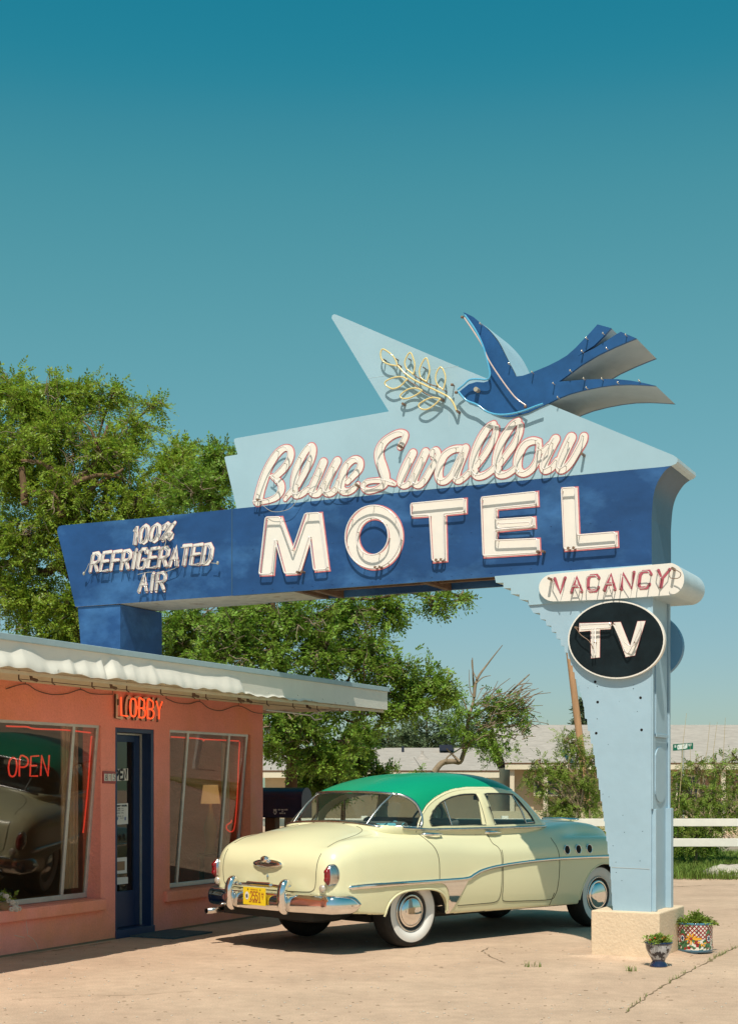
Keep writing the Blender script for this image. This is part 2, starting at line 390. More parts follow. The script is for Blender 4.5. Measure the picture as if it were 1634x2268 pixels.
# stroke alphabet, unit box
G = {'A': [[(0,0),(.5,1),(1,0)], [(.2,.38),(.8,.38)]], 'B': [[(0,0),(0,1),(.6,1),(.9,.88),(.9,.65),(.6,.52),(0,.52)], [(.6,.52),(1,.38),(1,.15),(.65,0),(0,0)]],
 'C': [[(1,.8),(.8,1),(.2,1),(0,.8),(0,.2),(.2,0),(.8,0),(1,.2)]], 'D': [[(0,0),(0,1),(.6,1),(1,.75),(1,.25),(.6,0),(0,0)]],
 'E': [[(1,1),(0,1),(0,0),(1,0)], [(0,.52),(.8,.52)]], 'F': [[(1,1),(0,1),(0,0)], [(0,.52),(.8,.52)]],
 'G': [[(1,.8),(.8,1),(.2,1),(0,.8),(0,.2),(.2,0),(.8,0),(1,.2),(1,.45),(.55,.45)]], 'H': [[(0,0),(0,1)], [(1,0),(1,1)], [(0,.5),(1,.5)]],
 'I': [[(.5,0),(.5,1)]], 'K': [[(0,0),(0,1)], [(1,1),(.1,.5),(1,0)]], 'L': [[(0,1),(0,0),(1,0)]], 'M': [[(0,0),(.05,1),(.5,.3),(.95,1),(1,0)]],
 'N': [[(0,0),(0,1),(1,0),(1,1)]], 'O': [[(.5,1),(.15,.9),(0,.6),(0,.4),(.15,.1),(.5,0),(.85,.1),(1,.4),(1,.6),(.85,.9),(.5,1)]],
 'P': [[(0,0),(0,1),(.65,1),(1,.85),(1,.62),(.65,.48),(0,.48)]], 'R': [[(0,0),(0,1),(.65,1),(1,.85),(1,.62),(.65,.48),(0,.48)], [(.5,.48),(1,0)]],
 'S': [[(1,.85),(.8,1),(.2,1),(0,.85),(0,.62),(.2,.52),(.8,.48),(1,.35),(1,.15),(.8,0),(.2,0),(0,.15)]], 'T': [[(0,1),(1,1)], [(.5,1),(.5,0)]],
 'U': [[(0,1),(0,.2),(.2,0),(.8,0),(1,.2),(1,1)]], 'V': [[(0,1),(.5,0),(1,1)]], 'W': [[(0,1),(.25,0),(.5,.7),(.75,0),(1,1)]],
 'X': [[(0,0),(1,1)], [(0,1),(1,0)]], 'Y': [[(0,1),(.5,.48),(1,1)], [(.5,.48),(.5,0)]],
 '0': [[(.5,1),(.15,.9),(0,.6),(0,.4),(.15,.1),(.5,0),(.85,.1),(1,.4),(1,.6),(.85,.9),(.5,1)]], '1': [[(.25,.8),(.55,1),(.55,0)]],
 '2': [[(0,.8),(.2,1),(.8,1),(1,.8),(1,.6),(0,0),(1,0)]], '5': [[(1,1),(.1,1),(.05,.55),(.7,.6),(1,.42),(1,.15),(.75,0),(.2,0),(0,.15)]],
 '6': [[(.9,.9),(.6,1),(.2,.9),(0,.5),(0,.2),(.25,0),(.75,0),(1,.2),(1,.4),(.7,.58),(.1,.5)]],
 '8': [[(.5,.52),(.1,.65),(.1,.9),(.5,1),(.9,.9),(.9,.65),(.5,.52),(0,.35),(0,.1),(.5,0),(1,.1),(1,.35),(.5,.52)]],
 '%': [[(.25,1),(.05,.9),(.05,.7),(.25,.6),(.45,.7),(.45,.9),(.25,1)], [(.9,1),(.1,0)], [(.75,.4),(.55,.3),(.55,.1),(.75,0),(.95,.1),(.95,.3),(.75,.4)]]}
def word(text, quad, gap=.28, wr=None):
    """quad: TL, TR, BL, BR as 2-D points; returns list of (char, strokes)"""
    TL, TR, BL, BR = [np.array(q, float) for q in quad]; n = len(text)
    ws = [(wr or {}).get(c, 1.) for c in text]; tot = sum(ws); x = 0; out = []
    for c, w_ in zip(text, ws):
        x0 = x/tot; x1 = (x+w_)/tot; x += w_
        if c == ' ' : continue
        g = gap*(x1-x0)/2; a = x0+g; b = x1-g; st = []
        for pl in G.get(c, []):
            st.append([(1-y_)*((1-(a+(b-a)*x_))*BL + (a+(b-a)*x_)*BR) + y_*((1-(a+(b-a)*x_))*TL + (a+(b-a)*x_)*TR) for x_, y_ in pl])
        out.append((c, st))
    return out
def flat_text(mb, text, quad, hw, depth, fn, mi=0, gap=.28, wr=None):
    k = 0
    for c, st in word(text, quad, gap, wr):
        for pl in st:
            ribbon(mb, [tuple(p) for p in pl], [hw]*len(pl), depth - k*.0004, mi, fn, step=.00004); k += 1
            if k > 3: k = 0
# ------------------------------------------------------------------ ground
def grain(name, scale, amt):
    n = M[name].node_tree.nodes; l = M[name].node_tree.links; b = n['Principled BSDF']; src = b.inputs['Base Color'].links[0].from_socket
    tc = n.new('ShaderNodeTexCoord'); nz = n.new('ShaderNodeTexNoise'); nz.inputs['Scale'].default_value = scale; nz.inputs['Detail'].default_value = 3
    mr = n.new('ShaderNodeMapRange'); mr.inputs[1].default_value = .3; mr.inputs[2].default_value = .7; mr.inputs[3].default_value = 1-amt; mr.inputs[4].default_value = 1+amt
    hs = n.new('ShaderNodeHueSaturation'); l.new(tc.outputs['Object'], nz.inputs['Vector']); l.new(nz.outputs['Fac'], mr.inputs[0]); l.new(mr.outputs[0], hs.inputs['Value']); l.new(src, hs.inputs['Color']); l.new(hs.outputs[0], b.inputs['Base Color'])
grain('ground', 75, .13); grain('stucco', 55, .05); grain('plinth', 60, .06); grain('ground', 9, .07); grain('ground', 1.7, .07); grain('cream', 160, .02)
g = MB(); g.add([(-400, -300, 0), (400, -300, 0), (400, 900, 0), (-400, 900, 0)], [(0,1,2,3)]); tag(g.build('ground', 'ground'), kind='structure')
# side street between lot and lawn, lawn strip
g = MB(); Yg = 24.3
g.add([(-14, Yg, .006), (13, Yg-.6, .006), (13, 33, .006), (-14, 33.1, .006)], [(0,1,2,3)]); tag(g.build('lawn', 'grass_soil'), kind='structure')
g = MB(); g.add([(-80, 33.2, .012), (80, 32.6, .012), (80, 38, .012), (-80, 38, .012)], [(0,1,2,3)]); tag(g.build('street', 'asphalt'), kind='structure')
# cracks in the paving
cr = MB()
def crack(pts, wd, jit=.02, z=.004):
    P = []
    for i in range(len(pts)-1):
        a = Vector(pts[i]); b = Vector(pts[i+1]); n = max(2, int((b-a).length/.06))
        for k in range(n): P.append(a.lerp(b, k/n) + Vector((rnd.uniform(-jit, jit), rnd.uniform(-jit, jit), 0)))
    vs = []
    for i, p in enumerate(P):
        t = (P[min(i+1, len(P)-1)] - P[max(0, i-1)]).normalized(); n_ = Vector((-t.y, t.x, 0)); ww = wd*rnd.uniform(.3, 1.3)
        vs += [(p+n_*ww)[:2] + (z,), (p-n_*ww)[:2] + (z,)]
    cr.add(vs, [(2*i, 2*i+1, 2*i+3, 2*i+2) for i in range(len(P)-1)]); return P
seam = [onG(p) for p in zz(1460, 2380, 600, [(780,1225),(930,1110),(1050,1030),(1170,960),(1300,895),(1400,845),(1480,795),(1552,760),(1640,720)])]
weedline = crack(seam, .006, .012)
crack([onG(p) for p in zz(1160, 2100, 700, [(420,1305),(470,1285),(520,1272)])], .006)
crack([onG(p) for p in zz(1160, 2100, 700, [(440,1310),(480,1330),(540,1362),(600,1385)])], .005)
crack([onG(p) for p in [(24,2121),(130,2106),(255,2087)]], .010, .004); crack([onG(p) for p in [(345,2069),(470,2049),(583,2030)]], .010, .004)
crack([onG(p) for p in zz(0, 2240, 700, [(70,1290),(500,1272),(900,1262),(1300,1235)])], .004, .02)
crack([onG(p) for p in [(1490,1966),(1560,1962),(1634,1961)]], .012, .02)
tag(cr.build('pavement_cracks', 'crack'), kind='structure')
# pebbles and stains of the sandy lot
pb = MB()
for i in range(420):
    x = rnd.uniform(0, 1634); y = 2010 + 258*rnd.random()**.8; p = onG((x, y)); r_ = rnd.uniform(.003, .011)
    pb.ellipsoid(p + Vector((0, 0, r_*.3)), (r_, r_*rnd.uniform(.6, 1), r_*.5), nu=6, nv=4)
tag(pb.build('pebbles', 'stone_pale'), 'scattered small pebbles on the sandy pavement', 'pebbles', kind='stuff')
pb = MB()
for i in range(330):
    x = rnd.uniform(0, 1634); y = 2040 + 228*rnd.random(); p = onG((x, y)); r_ = rnd.uniform(.004, .010)
    pb.ellipsoid(p + Vector((0, 0, .001)), (r_*rnd.uniform(.8, 2.2), r_, r_*.3), nu=6, nv=4)
tag(pb.build('dark_grit', 'crack'), 'dark grit and dry leaf bits scattered over the pavement', 'grit', kind='stuff')
def blades(name, label, spots, h, mname='grass', spread=.04, n=14, cat='grass'):
    vs = []; fs = []
    for p in spots:
        for k in range(n):
            a = rnd.uniform(0, 6.28); rr = rnd.gauss(0, spread); b = Vector((p[0]+rr*math.cos(a), p[1]+rr*math.sin(a), p[2]))
            hh = h*rnd.uniform(.4, 1.2); d = rnd.uniform(0, 6.28); ln = rnd.uniform(.2, .9)*hh; wv = Vector((math.cos(d+1.57), math.sin(d+1.57), 0))*hh*.05
            m1 = b + Vector((math.cos(d)*ln*.3, math.sin(d)*ln*.3, hh*.6)); t = b + Vector((math.cos(d)*ln, math.sin(d)*ln, hh))
            i = len(vs); vs += [tuple(b-wv), tuple(b+wv), tuple(m1+wv*.7), tuple(m1-wv*.7), tuple(t)]; fs += [(i, i+1, i+2, i+3), (i+3, i+2, i+4)]
    m = MB(); m.add(vs, fs); return tag(m.build(name, mname), label, cat, kind='stuff')
blades('crack_weeds', 'thin line of weeds growing in the pavement crack', [p + Vector((rnd.uniform(-.01, .01), 0, 0)) for p in weedline if rnd.random() < .75 - .45*(p.y < 12.5)], .035, spread=.012, n=9)
blades('lawn_grass', 'patchy green lawn grass under the shrubs by the white fence', [(rnd.uniform(-8, 11), rnd.uniform(24.0, 32.5), .01) for i in range(1200)] + [(rnd.uniform(4.6, 8.4), rnd.uniform(23.6, 31), .01) for i in range(2600)], .16, spread=.12, n=12)
for p, lb in (((1180, 2143), 'larger grass tuft in the pavement left of the plinth'), ((1768/K*1.0, 2714/K), 'small grass tuft in front of the plinth')):
    q = onG(p); blades('grass_tuft', lb, [q + Vector((rnd.uniform(-.09, .09)*(1 if p[0] < 1300 else .4), rnd.uniform(-.02, .02), 0)) for i in range(9)], .05, spread=.01, n=5)['kind'] = 'stuff'
# ------------------------------------------------------------------ MOTEL SIGN
V0 = 12.62; TH = .68
sign = thing('motel_sign', 'big blue roadside motel sign on a pale blue pillar with a swooping bird', 'sign', W(-3.65, 12.95, 0), ROT)
beam_top = lambda x: 1127.4 - (x-513.9)*.0979
starP = [onV(p, V0) for p in
    zz(900, 850, 1000, [(42,62),(44,50),(52,44),(66,47),(600,276),(1045,459),(1600,688),(1618,700),(1620,716),(1612,727),(1592,736)]) + [(1467, beam_top(1467)), (524, beam_top(524)-0)]
    + zz(0, 1000, 700, [(1465,660),(1463,648),(1470,641),(1548,628),(1524,540),(1526,528),(1536,522)]) + zz(900, 850, 1000, [(303,488),(208,335)])]
m = MB(); m.prism(starP, V0, V0+TH, fV, 0, 1, 0); m.build('star_panel', ['sign_light', 'edge_pale'], sign)
m = MB()
for P in ([(210,336),(620,281)], [(577,385),(577,560)]):
    q = [onV(p, V0) for p in zz(900,850,1000,P)]; m.tube([W(a, V0+.0005, b) for a, b in q], .0022, 5)
build_split(m, 'panel_seam', 'edge_pale', sign)
# blue beam, two sections, with a hollow underside in its right half
seamx = 513.9
bL = [onV(p, V0) for p in zz(140, 1400, 600, [(190,803),(120,500),(53,236),(54,208),(66,190),(88,183),(700,128),(1383,58),(1383,718)])]
bR = [onV(p, V0) for p in [(seamx, beam_top(seamx)), (904,1088.5), (1380,1042), (1467, beam_top(1467))] + [tuple(q) for q in catmull(zz(900, 850, 1000, [(1590,737),(1560,762),(1527,815),(1509,880),(1501,980)]), 5)] + [(1443,1253),(1095,1277.5),(seamx,1319.7)]]
m = MB(); m.prism(bL, V0+.003, V0+TH+.05, fV, 0, 1, 0); m.build('beam_left_section', ['sign_blue', 'under'], sign)
for pl in (1,):
    m = MB(); m.prism(bR, V0, V0+.035, fV, 0, 1, 0); m.prism(bR, V0+TH-.035, V0+TH, fV, 0, 1, 0)
    core = [list(p) for p in bR]; core[-1] = [core[-1][0], core[-1][1]+.002]
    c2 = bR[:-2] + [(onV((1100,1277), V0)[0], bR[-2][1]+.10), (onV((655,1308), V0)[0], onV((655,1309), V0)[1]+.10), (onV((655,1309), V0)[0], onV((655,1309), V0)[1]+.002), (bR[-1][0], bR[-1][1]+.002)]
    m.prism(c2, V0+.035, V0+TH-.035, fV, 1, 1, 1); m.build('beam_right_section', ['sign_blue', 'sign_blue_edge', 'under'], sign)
m = MB()
for px in (655, 690, 935, 1098):
    u_, z_ = onV((px, 1319.7-(px-seamx)*.0726), V0); m.sbox(u_-.03, u_+.03, V0+.03, V0+TH-.02, z_-.004, z_+.09)
u0_, z0_ = onV((690,1307), V0); u1_, z1_ = onV((1098,1277), V0)
m.sbox(u0_, u1_, V0+.30, V0+.36, z0_+.03, z0_+.09); build_split(m, 'under_brace', 'rust', sign)
m = MB()
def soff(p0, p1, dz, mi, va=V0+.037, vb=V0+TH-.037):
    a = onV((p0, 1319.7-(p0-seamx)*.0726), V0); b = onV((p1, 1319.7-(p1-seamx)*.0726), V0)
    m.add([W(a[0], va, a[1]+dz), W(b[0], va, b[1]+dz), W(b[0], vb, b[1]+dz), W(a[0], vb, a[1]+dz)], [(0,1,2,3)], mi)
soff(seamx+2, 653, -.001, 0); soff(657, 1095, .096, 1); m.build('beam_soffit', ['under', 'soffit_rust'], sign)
# rivets
m = MB()
for x0 in range(560, 1440, 44):
    for row in (0, 1):
        yy = (1319.7-(x0-seamx)*.0726-9) if row else (1216-(x0-560)*.077)
        if x0 > 1100 and row: yy = 1259-(x0-1100)*.0
        a, b = onV((x0, yy), V0); m.ellipsoid(W(a, V0, b), (.006, .006, .006), nu=6, nv=4)
build_split(m, 'rivet', 'sign_blue', sign)
m = MB()
for a_, b_ in (((seamx, 1128), (seamx, 1319)),):
    a1 = onV(a_, V0); b1 = onV(b_, V0); m.tube([W(a1[0], V0, a1[1]), W(b1[0], V0, b1[1])], .005, 6)
m.build('seam_strip', 'sign_blue_edge', sign)
# left leg through the roof
m = MB(); lg = [onV(p, V0) for p in zz(140, 1400, 600, [(201,803),(525,785)])]
ul = lg[1][0]; m.prism([(lg[0][0], lg[0][1]), (ul, lg[1][1]), (ul, 2.3), (onV((184,1425), V0)[0]+.03, 2.3)], V0+.02, V0+.80, fV, 0, 0, 0)
m.build('left_leg', 'sign_blue', sign)
# pillar: outline with stepped left edge
st6 = zz(1460, 1500, 600, [(35,512),(78,577),(127,577),(130,625),(172,628),(174,672),(213,675),(216,722),(250,722),(252,772),(282,775),(286,825),(312,828),(315,877),(337,880),(341,925),(358,930),(362,975),(376,978),(379,1025),(390,1030),(393,1078),(410,1082),(412,1130),(428,1134),(432,1185),(441,1190),(446,1236),(452,1240),(458,1288),(463,1292)])
low = []; a = np.array(zz(1460, 1500, 600, [(463,1292)])[0]); bb = [zz(1460, 2000, 600, [q])[0] for q in [(530,215),(600,655),(640,960),(663,1150),(680,1450)]]
prev = a
for q in bb:
    q = np.array(q); n_ = max(1, int((q[1]-prev[1])/22))
    for k in range(n_):
        e0 = prev+(q-prev)*k/n_; e1 = prev+(q-prev)*(k+1)/n_
        low += [(e0[0], e0[1]), (e0[0]+.25*(e1[0]-e0[0]), e1[1]-2), (e1[0], e1[1]-1)]
    prev = q
left = [onV(p, V0) for p in st6 + low]; ur = onV((1442, 1500), V0)[0]
left = [(a_, b_) for a_, b_ in left if b_ > .43]
bot = [(left[-1][0]+.004, .41), (ur-.002, .41)]; top = [(ur, onV((1443,1250), V0)[1]), (left[0][0], left[0][1])]
m = MB(); m.prism(left + bot + [top[0]] + [(left[0][0], top[0][1]-.0)], V0+.004, V0+.60, fV, 0, 1, 0)
m.build('pillar', ['pillar_blue', 'pillar_blue'], sign)
# fan of steps above it
fan = [(1095,1276.3),(1098,1290.9),(1114.5,1291),(1114.5,1303),(1131,1303),(1131,1316),(1150,1317),(1150,1328),(1170,1330),(1171,1340.5),(1443,1321),(1443,1250)]
m = MB(); m.prism([onV(p, V0-.012) for p in fan], V0-.012, V0+TH, fV, 0, 1, 1); m.build('stepped_panel', ['sign_light', 'edge_pale'], sign)
# pillar seams, trim boards, hatch plates on the right side
m = MB(); zb = .42
m.sbox(ur-.01, ur+.035, V0+.03, V0+.09, zb, 1.34, 0); m.sbox(ur-.02, ur+.05, V0+.50, V0+.585, zb, 1.34, 0)
m.sbox(ur, ur+.014, V0-.0, V0+.035, 1.34, 3.3, 0)
m.sbox(ur, ur+.02, V0+.56, V0+.60, 1.34, 3.3, 0)
build_split(m, 'trim_board', 'pillar_blue', sign, bevel=.003)
m = MB(); m.sbox(ur, ur+.012, V0+.12, V0+.50, 2.02, 2.75, 0); m.sbox(ur+.012, ur+.02, V0+.10, V0+.52, 1.99, 2.02, 0)
m.build('access_hatch', 'pillar_blue', sign, bevel=.003)
m = MB(); ov = [(V0+.29+.17*math.cos(t*math.pi/12), (1.80 if t < 12 else 1.50)+.10*math.sin(t*math.pi/12)) for t in range(24)]
m.prism(ov, ur+.009, ur-.005, fU); m.build('oval_plate', 'pillar_blue', sign, bevel=.002)
m = MB()
a = onV(zz(1460,2000,600,[(672,1152)])[0], V0); b = onV(zz(1460,2000,600,[(960,1166)])[0], V0)
m.tube([W(a[0], V0+.004, a[1]), W(b[0], V0+.004, b[1])], .003, 5, 0); m.build('panel_joint', 'edge_grey', sign)
m = MB()
for p, r_ in [((547,1101),.0125),((892,1222),.0125),((566,1255),.0125),((900,1467),.0125),((555,1492),.0125),((563,1136),.004),((492,1147),.003),((840,1125),.003),((838,1153),.004),((562,1383),.004),((868,1327),.003),((646,1577),.003),((730,1250),.002)]:
    a, b = onV(zz(1460, 1500, 600, [p])[0], V0); m.lathe([(0,0),(r_,0),(r_,.01)], W(a, V0+.0025, b), W(0, 1, 0), 16)
for p in [(606,595),(652,615),(758,755),(770,885),(908,878),(705,1112),(888,1103),(707,1190),(750,1253),(683,988)]:
    a, b = onV(zz(1460, 2000, 600, [p])[0], V0); m.lathe([(0,0),(.0035,0),(.0035,.01)], W(a, V0+.0025, b), W(0, 1, 0), 8)
build_split(m, 'bolt_hole', 'hole', sign)
# plinth
m = MB(); m.sbox(-3.965, -3.335, 12.545, 13.44, -.05, .42); o = m.build('plinth', 'plinth', sign, bevel=.012)
m = MB(); m.add([W(-4.28, 12.46, 0), W(-3.12, 12.40, 0), W(-3.2, 13.6, 0), W(-4.0, 13.5, 0), W(-3.97, 12.5, .02), W(-3.32, 12.5, .02), W(-3.32, 13.45, .02), W(-3.97, 13.45, .02)],
    [(0,1,5,4), (1,2,6,5), (2,3,7,6), (3,0,4,7), (4,5,6,7)]); m.build('plinth_skirt', 'ground', sign)
# vacancy box
def pill(x0, x1, px):
    L = [zz(1460,1500,600,[p])[0] for p in px]; return [onV(p, V0-.05) for p in L]
pc = [(1130,197)] + [(1112+113*math.sin(t), 319-122*math.cos(t)) for t in [i*math.pi/14 for i in range(1, 14)]] + [(1125,441),(700,470),(300,488)] + [(232-112*math.sin(t), 385+104*math.cos(t)) for t in [i*math.pi/14 for i in range(0, 15)]] + [(300,272),(700,236)]
pillP = pill(0, 0, pc); m = MB(); m.prism(pillP, V0-.05, V0+TH+.05, fV, 0, 1, 0)
o = m.build('vacancy_box', ['sign_white', 'edge_pale'], sign)
for f in o.data.polygons:
    if len(f.vertices) == 4: f.use_smooth = True
vb = o
m = MB(); flat_text(m, 'VACANCY', [onV(p, V0-.05) for p in zz(1460,1500,600,[(218,318),(1140,245),(222,428),(1115,375)])], .0150, V0-.0525, fV, gap=.38)
m.build('lettering', 'pink_letter', vb)
def neon_word(text, quad_px, plane, r_, mname, parent, name='neon_tube', gap=.34, wr=None, posts=True, back=V0, fn=fV, on=onV, brown=.0):
    m = MB(); q = [on(p, plane) for p in quad_px]
    for c, st in word(text, q, gap, wr):
        for pl in st:
            pp = catmull([tuple(p) for p in pl], 4) if c in 'OCSG05682%' else [tuple(p) for p in pl]
            m.tube([fn(p[0], p[1], plane) for p in pp], r_, 6, 0)
            if posts:
                for e in (pp[0], pp[-1]): m.tube([fn(e[0], e[1], plane), fn(e[0], e[1], back)], .005, 5, 1)
    return m.build(name, [mname, 'porcelain'], parent)
neon_word('VACANCY', zz(1460,1500,600,[(200,322),(1125,245),(215,425),(1095,375)]), V0-.11, .0045, 'neon_grey', vb, back=V0-.05)
m = MB(); wl = [onV(p, V0-.13) for p in zz(1780,1560,260,[(640,190),(700,215),(755,260),(740,320),(680,350),(580,340),(560,300)])]
m.tube([fV(p[0], p[1], V0-.13) for p in catmull(wl, 5)], .004, 6)
for p in [(625,180),]:
    a, b = onV(zz(1780,1560,260,[p])[0], V0-.1); m.tube([W(a, V0-.14, b), W(a, V0-.05, b)], .013, 10)
a, b = onV(zz(1460,1500,600,[(205,318)])[0], V0-.1); m.tube([W(a, V0-.14, b), W(a, V0-.05, b)], .013, 10)
build_split(m, 'wire', 'porcelain', vb)
# TV discs
def ell(cx, cy, rx, ry, n=56, tilt=0.): return [(cx+rx*math.cos(t)*math.cos(tilt)-ry*math.sin(t)*math.sin(tilt), cy+rx*math.cos(t)*math.sin(tilt)+ry*math.sin(t)*math.cos(tilt)) for t in [2*math.pi*i/n for i in range(n)]]
VT = V0-.045
ringo = [onV(p, VT) for p in zz(1460,1500,600, ell(709,781,368,297))]; ringi = [onV(p, VT) for p in zz(1460,1500,600, ell(709,781,357,286))]
m = MB(); m.prism(ringo, VT, V0+.01, fV, 0, 0, 0); m.prism(ringi, VT-.002, VT+.01, fV, 1, 1, 1); tv = m.build('tv_disc', ['sign_white', 'tv_black'], sign)
m = MB(); m.prism(ringo, V0+.60, V0+.67, fV); m.build('rear_tv_disc', 'disc_blue', sign)
TVp = {'T': [(430,657),(672,650),(668,700),(585,704),(583,915),(520,922),(515,712),(428,720)], 'V': [(690,650),(742,648),(815,832),(872,642),(930,640),(850,900),(782,912)]}
for ch, P in TVp.items():
    q = [onV(p, VT) for p in zz(1460,1500,600,P)]; m = MB()
    m.prism(offset_poly(q, .003), VT-.004, VT+.001, fV, 1, 1, 1); m.prism(q, VT-.006, VT-.003, fV); m.build('tv_letter', ['sign_white', 'pink'], tv)
m = MB(); VN = VT-.05
def tubepx(m, pxs, plane, r_, mi=0, smooth=True, closed=False, seg=7):
    q = [onV(p, plane) for p in pxs]; q = [tuple(p) for p in (catmull(q, 5, closed) if smooth else q)]
    m.tube([W(a, plane, b) for a, b in q], r_, seg, mi, closed); return q
tubepx(m, zz(1460,1500,600,[(430,690),(432,668),(660,657),(668,675),(655,688),(440,703)]), VN, .007, smooth=False)
tubepx(m, zz(1460,1500,600,[(528,905),(530,700),(548,690),(548,900)]), VN, .007, smooth=False)
tubepx(m, zz(1460,1500,600,[(680,665),(700,690),(770,850),(790,878),(812,860),(890,690),(895,640)]), VN, .007)
tubepx(m, zz(1460,1500,600,[(770,800),(830,830),(880,760),(900,690)]), VN, .005)
tubepx(m, zz(1460,1500,600,[(400,690),(440,745),(500,790),(535,850)]), VN-.01, .004, 1)
for p in [(400,688),(662,668),(685,660),(545,800),(848,800)]:
    a, b = onV(zz(1460,1500,600,[p])[0], VN); m.tube([W(a, VN-.01, b), W(a, VT, b)], .011 if p[0] == 400 else .006, 8, 1)
m.build('neon_tube', ['neon_white', 'porcelain'], tv)
# MOTEL letters: painted face (pink edge, white field) + neon outline
zA = lambda P: zz(640,1150,600,P); zB = lambda P: zz(1140,1150,600,P)
def smooth_poly(P): return P
LET = {'M': (zA([(290,800),(408,797),(497,1050),(590,772),(710,765),(768,1210),(655,1220),(627,965),(545,1238),(435,1245),(368,985),(345,1245),(238,1250)]), None),
 'O': (zA(ell(1110,957,217,247,48,.10)), zA(ell(1105,953,113,133,40,.10))),
 'T': (zB([(27,697),(448,657),(448,775),(292,790),(300,1140),(190,1150),(170,800),(30,808)]), None),
 'E': (zB([(560,650),(990,605),(995,720),(683,748),(683,818),(970,798),(975,887),(683,915),(683,975),(1003,962),(1008,1085),(575,1112)]), None),
 'L': (zB([(1168,580),(1290,572),(1305,935),(1595,912),(1600,1030),(1188,1062)]), None)}
for ch, (P, Hh) in LET.items():
    q = [onV(p, V0) for p in P]; h = [onV(p, V0) for p in Hh] if Hh else None
    m = MB(); m.prism(offset_poly(q, .006), V0-.004, V0+.002, fV, 1, 1, 1, holes=[offset_poly(h, -.006)] if h else ())
    m.prism(offset_poly(q, -.006), V0-.006, V0-.002, fV, holes=[offset_poly(h, .006)] if h else ())
    lo = m.build('motel_letter', ['sign_white', 'pink'], sign)
    m = MB(); pl = V0-.055
    for L, dd in ((q, -.012), (h, .012)):
        if L is None: continue
        t = offset_poly(L, dd)
        if ch != 'O':                                  # rounded bends
            tt = []
            for i in range(len(t)):
                a = Vector(t[i-1]); b = Vector(t[i]); c = Vector(t[(i+1) % len(t)])
                r1 = min(.022, (a-b).length*.4); r2 = min(.022, (c-b).length*.4); p1 = b+(a-b).normalized()*r1; p2 = b+(c-b).normalized()*r2
                for s_ in (0, .33, .66, 1): tt.append(tuple(p1*(1-s_)**2 + b*2*s_*(1-s_) + p2*s_*s_))
            t = tt
        m.tube([W(a, pl, b) for a, b in t], .0075, 8, 0, True)
        for i in range(0, len(t), 7 if ch == 'O' else 5): a, b = t[i]; m.tube([W(a, pl, b), W(a, V0, b)], .004, 5, 1)
    lowest = sorted(t if h is None else offset_poly(q, -.012), key=lambda p: p[1])[:1][0]
    for dx in (0, .05): m.tube([W(lowest[0]+.02+dx, pl-.01, lowest[1]+.006), W(lowest[0]+.02+dx, V0, lowest[1]+.006)], .013, 9, 2)
    m.build('neon_tube', ['neon_white', 'wire', 'porcelain'], lo)
m = MB()
for pp in ([(685,840),(705,850),(900,840),(920,850),(915,880),(690,885)],): tubepx(m, zB(pp), V0-.055, .006, closed=True)
m.build('spare_tube', 'neon_white', sign)
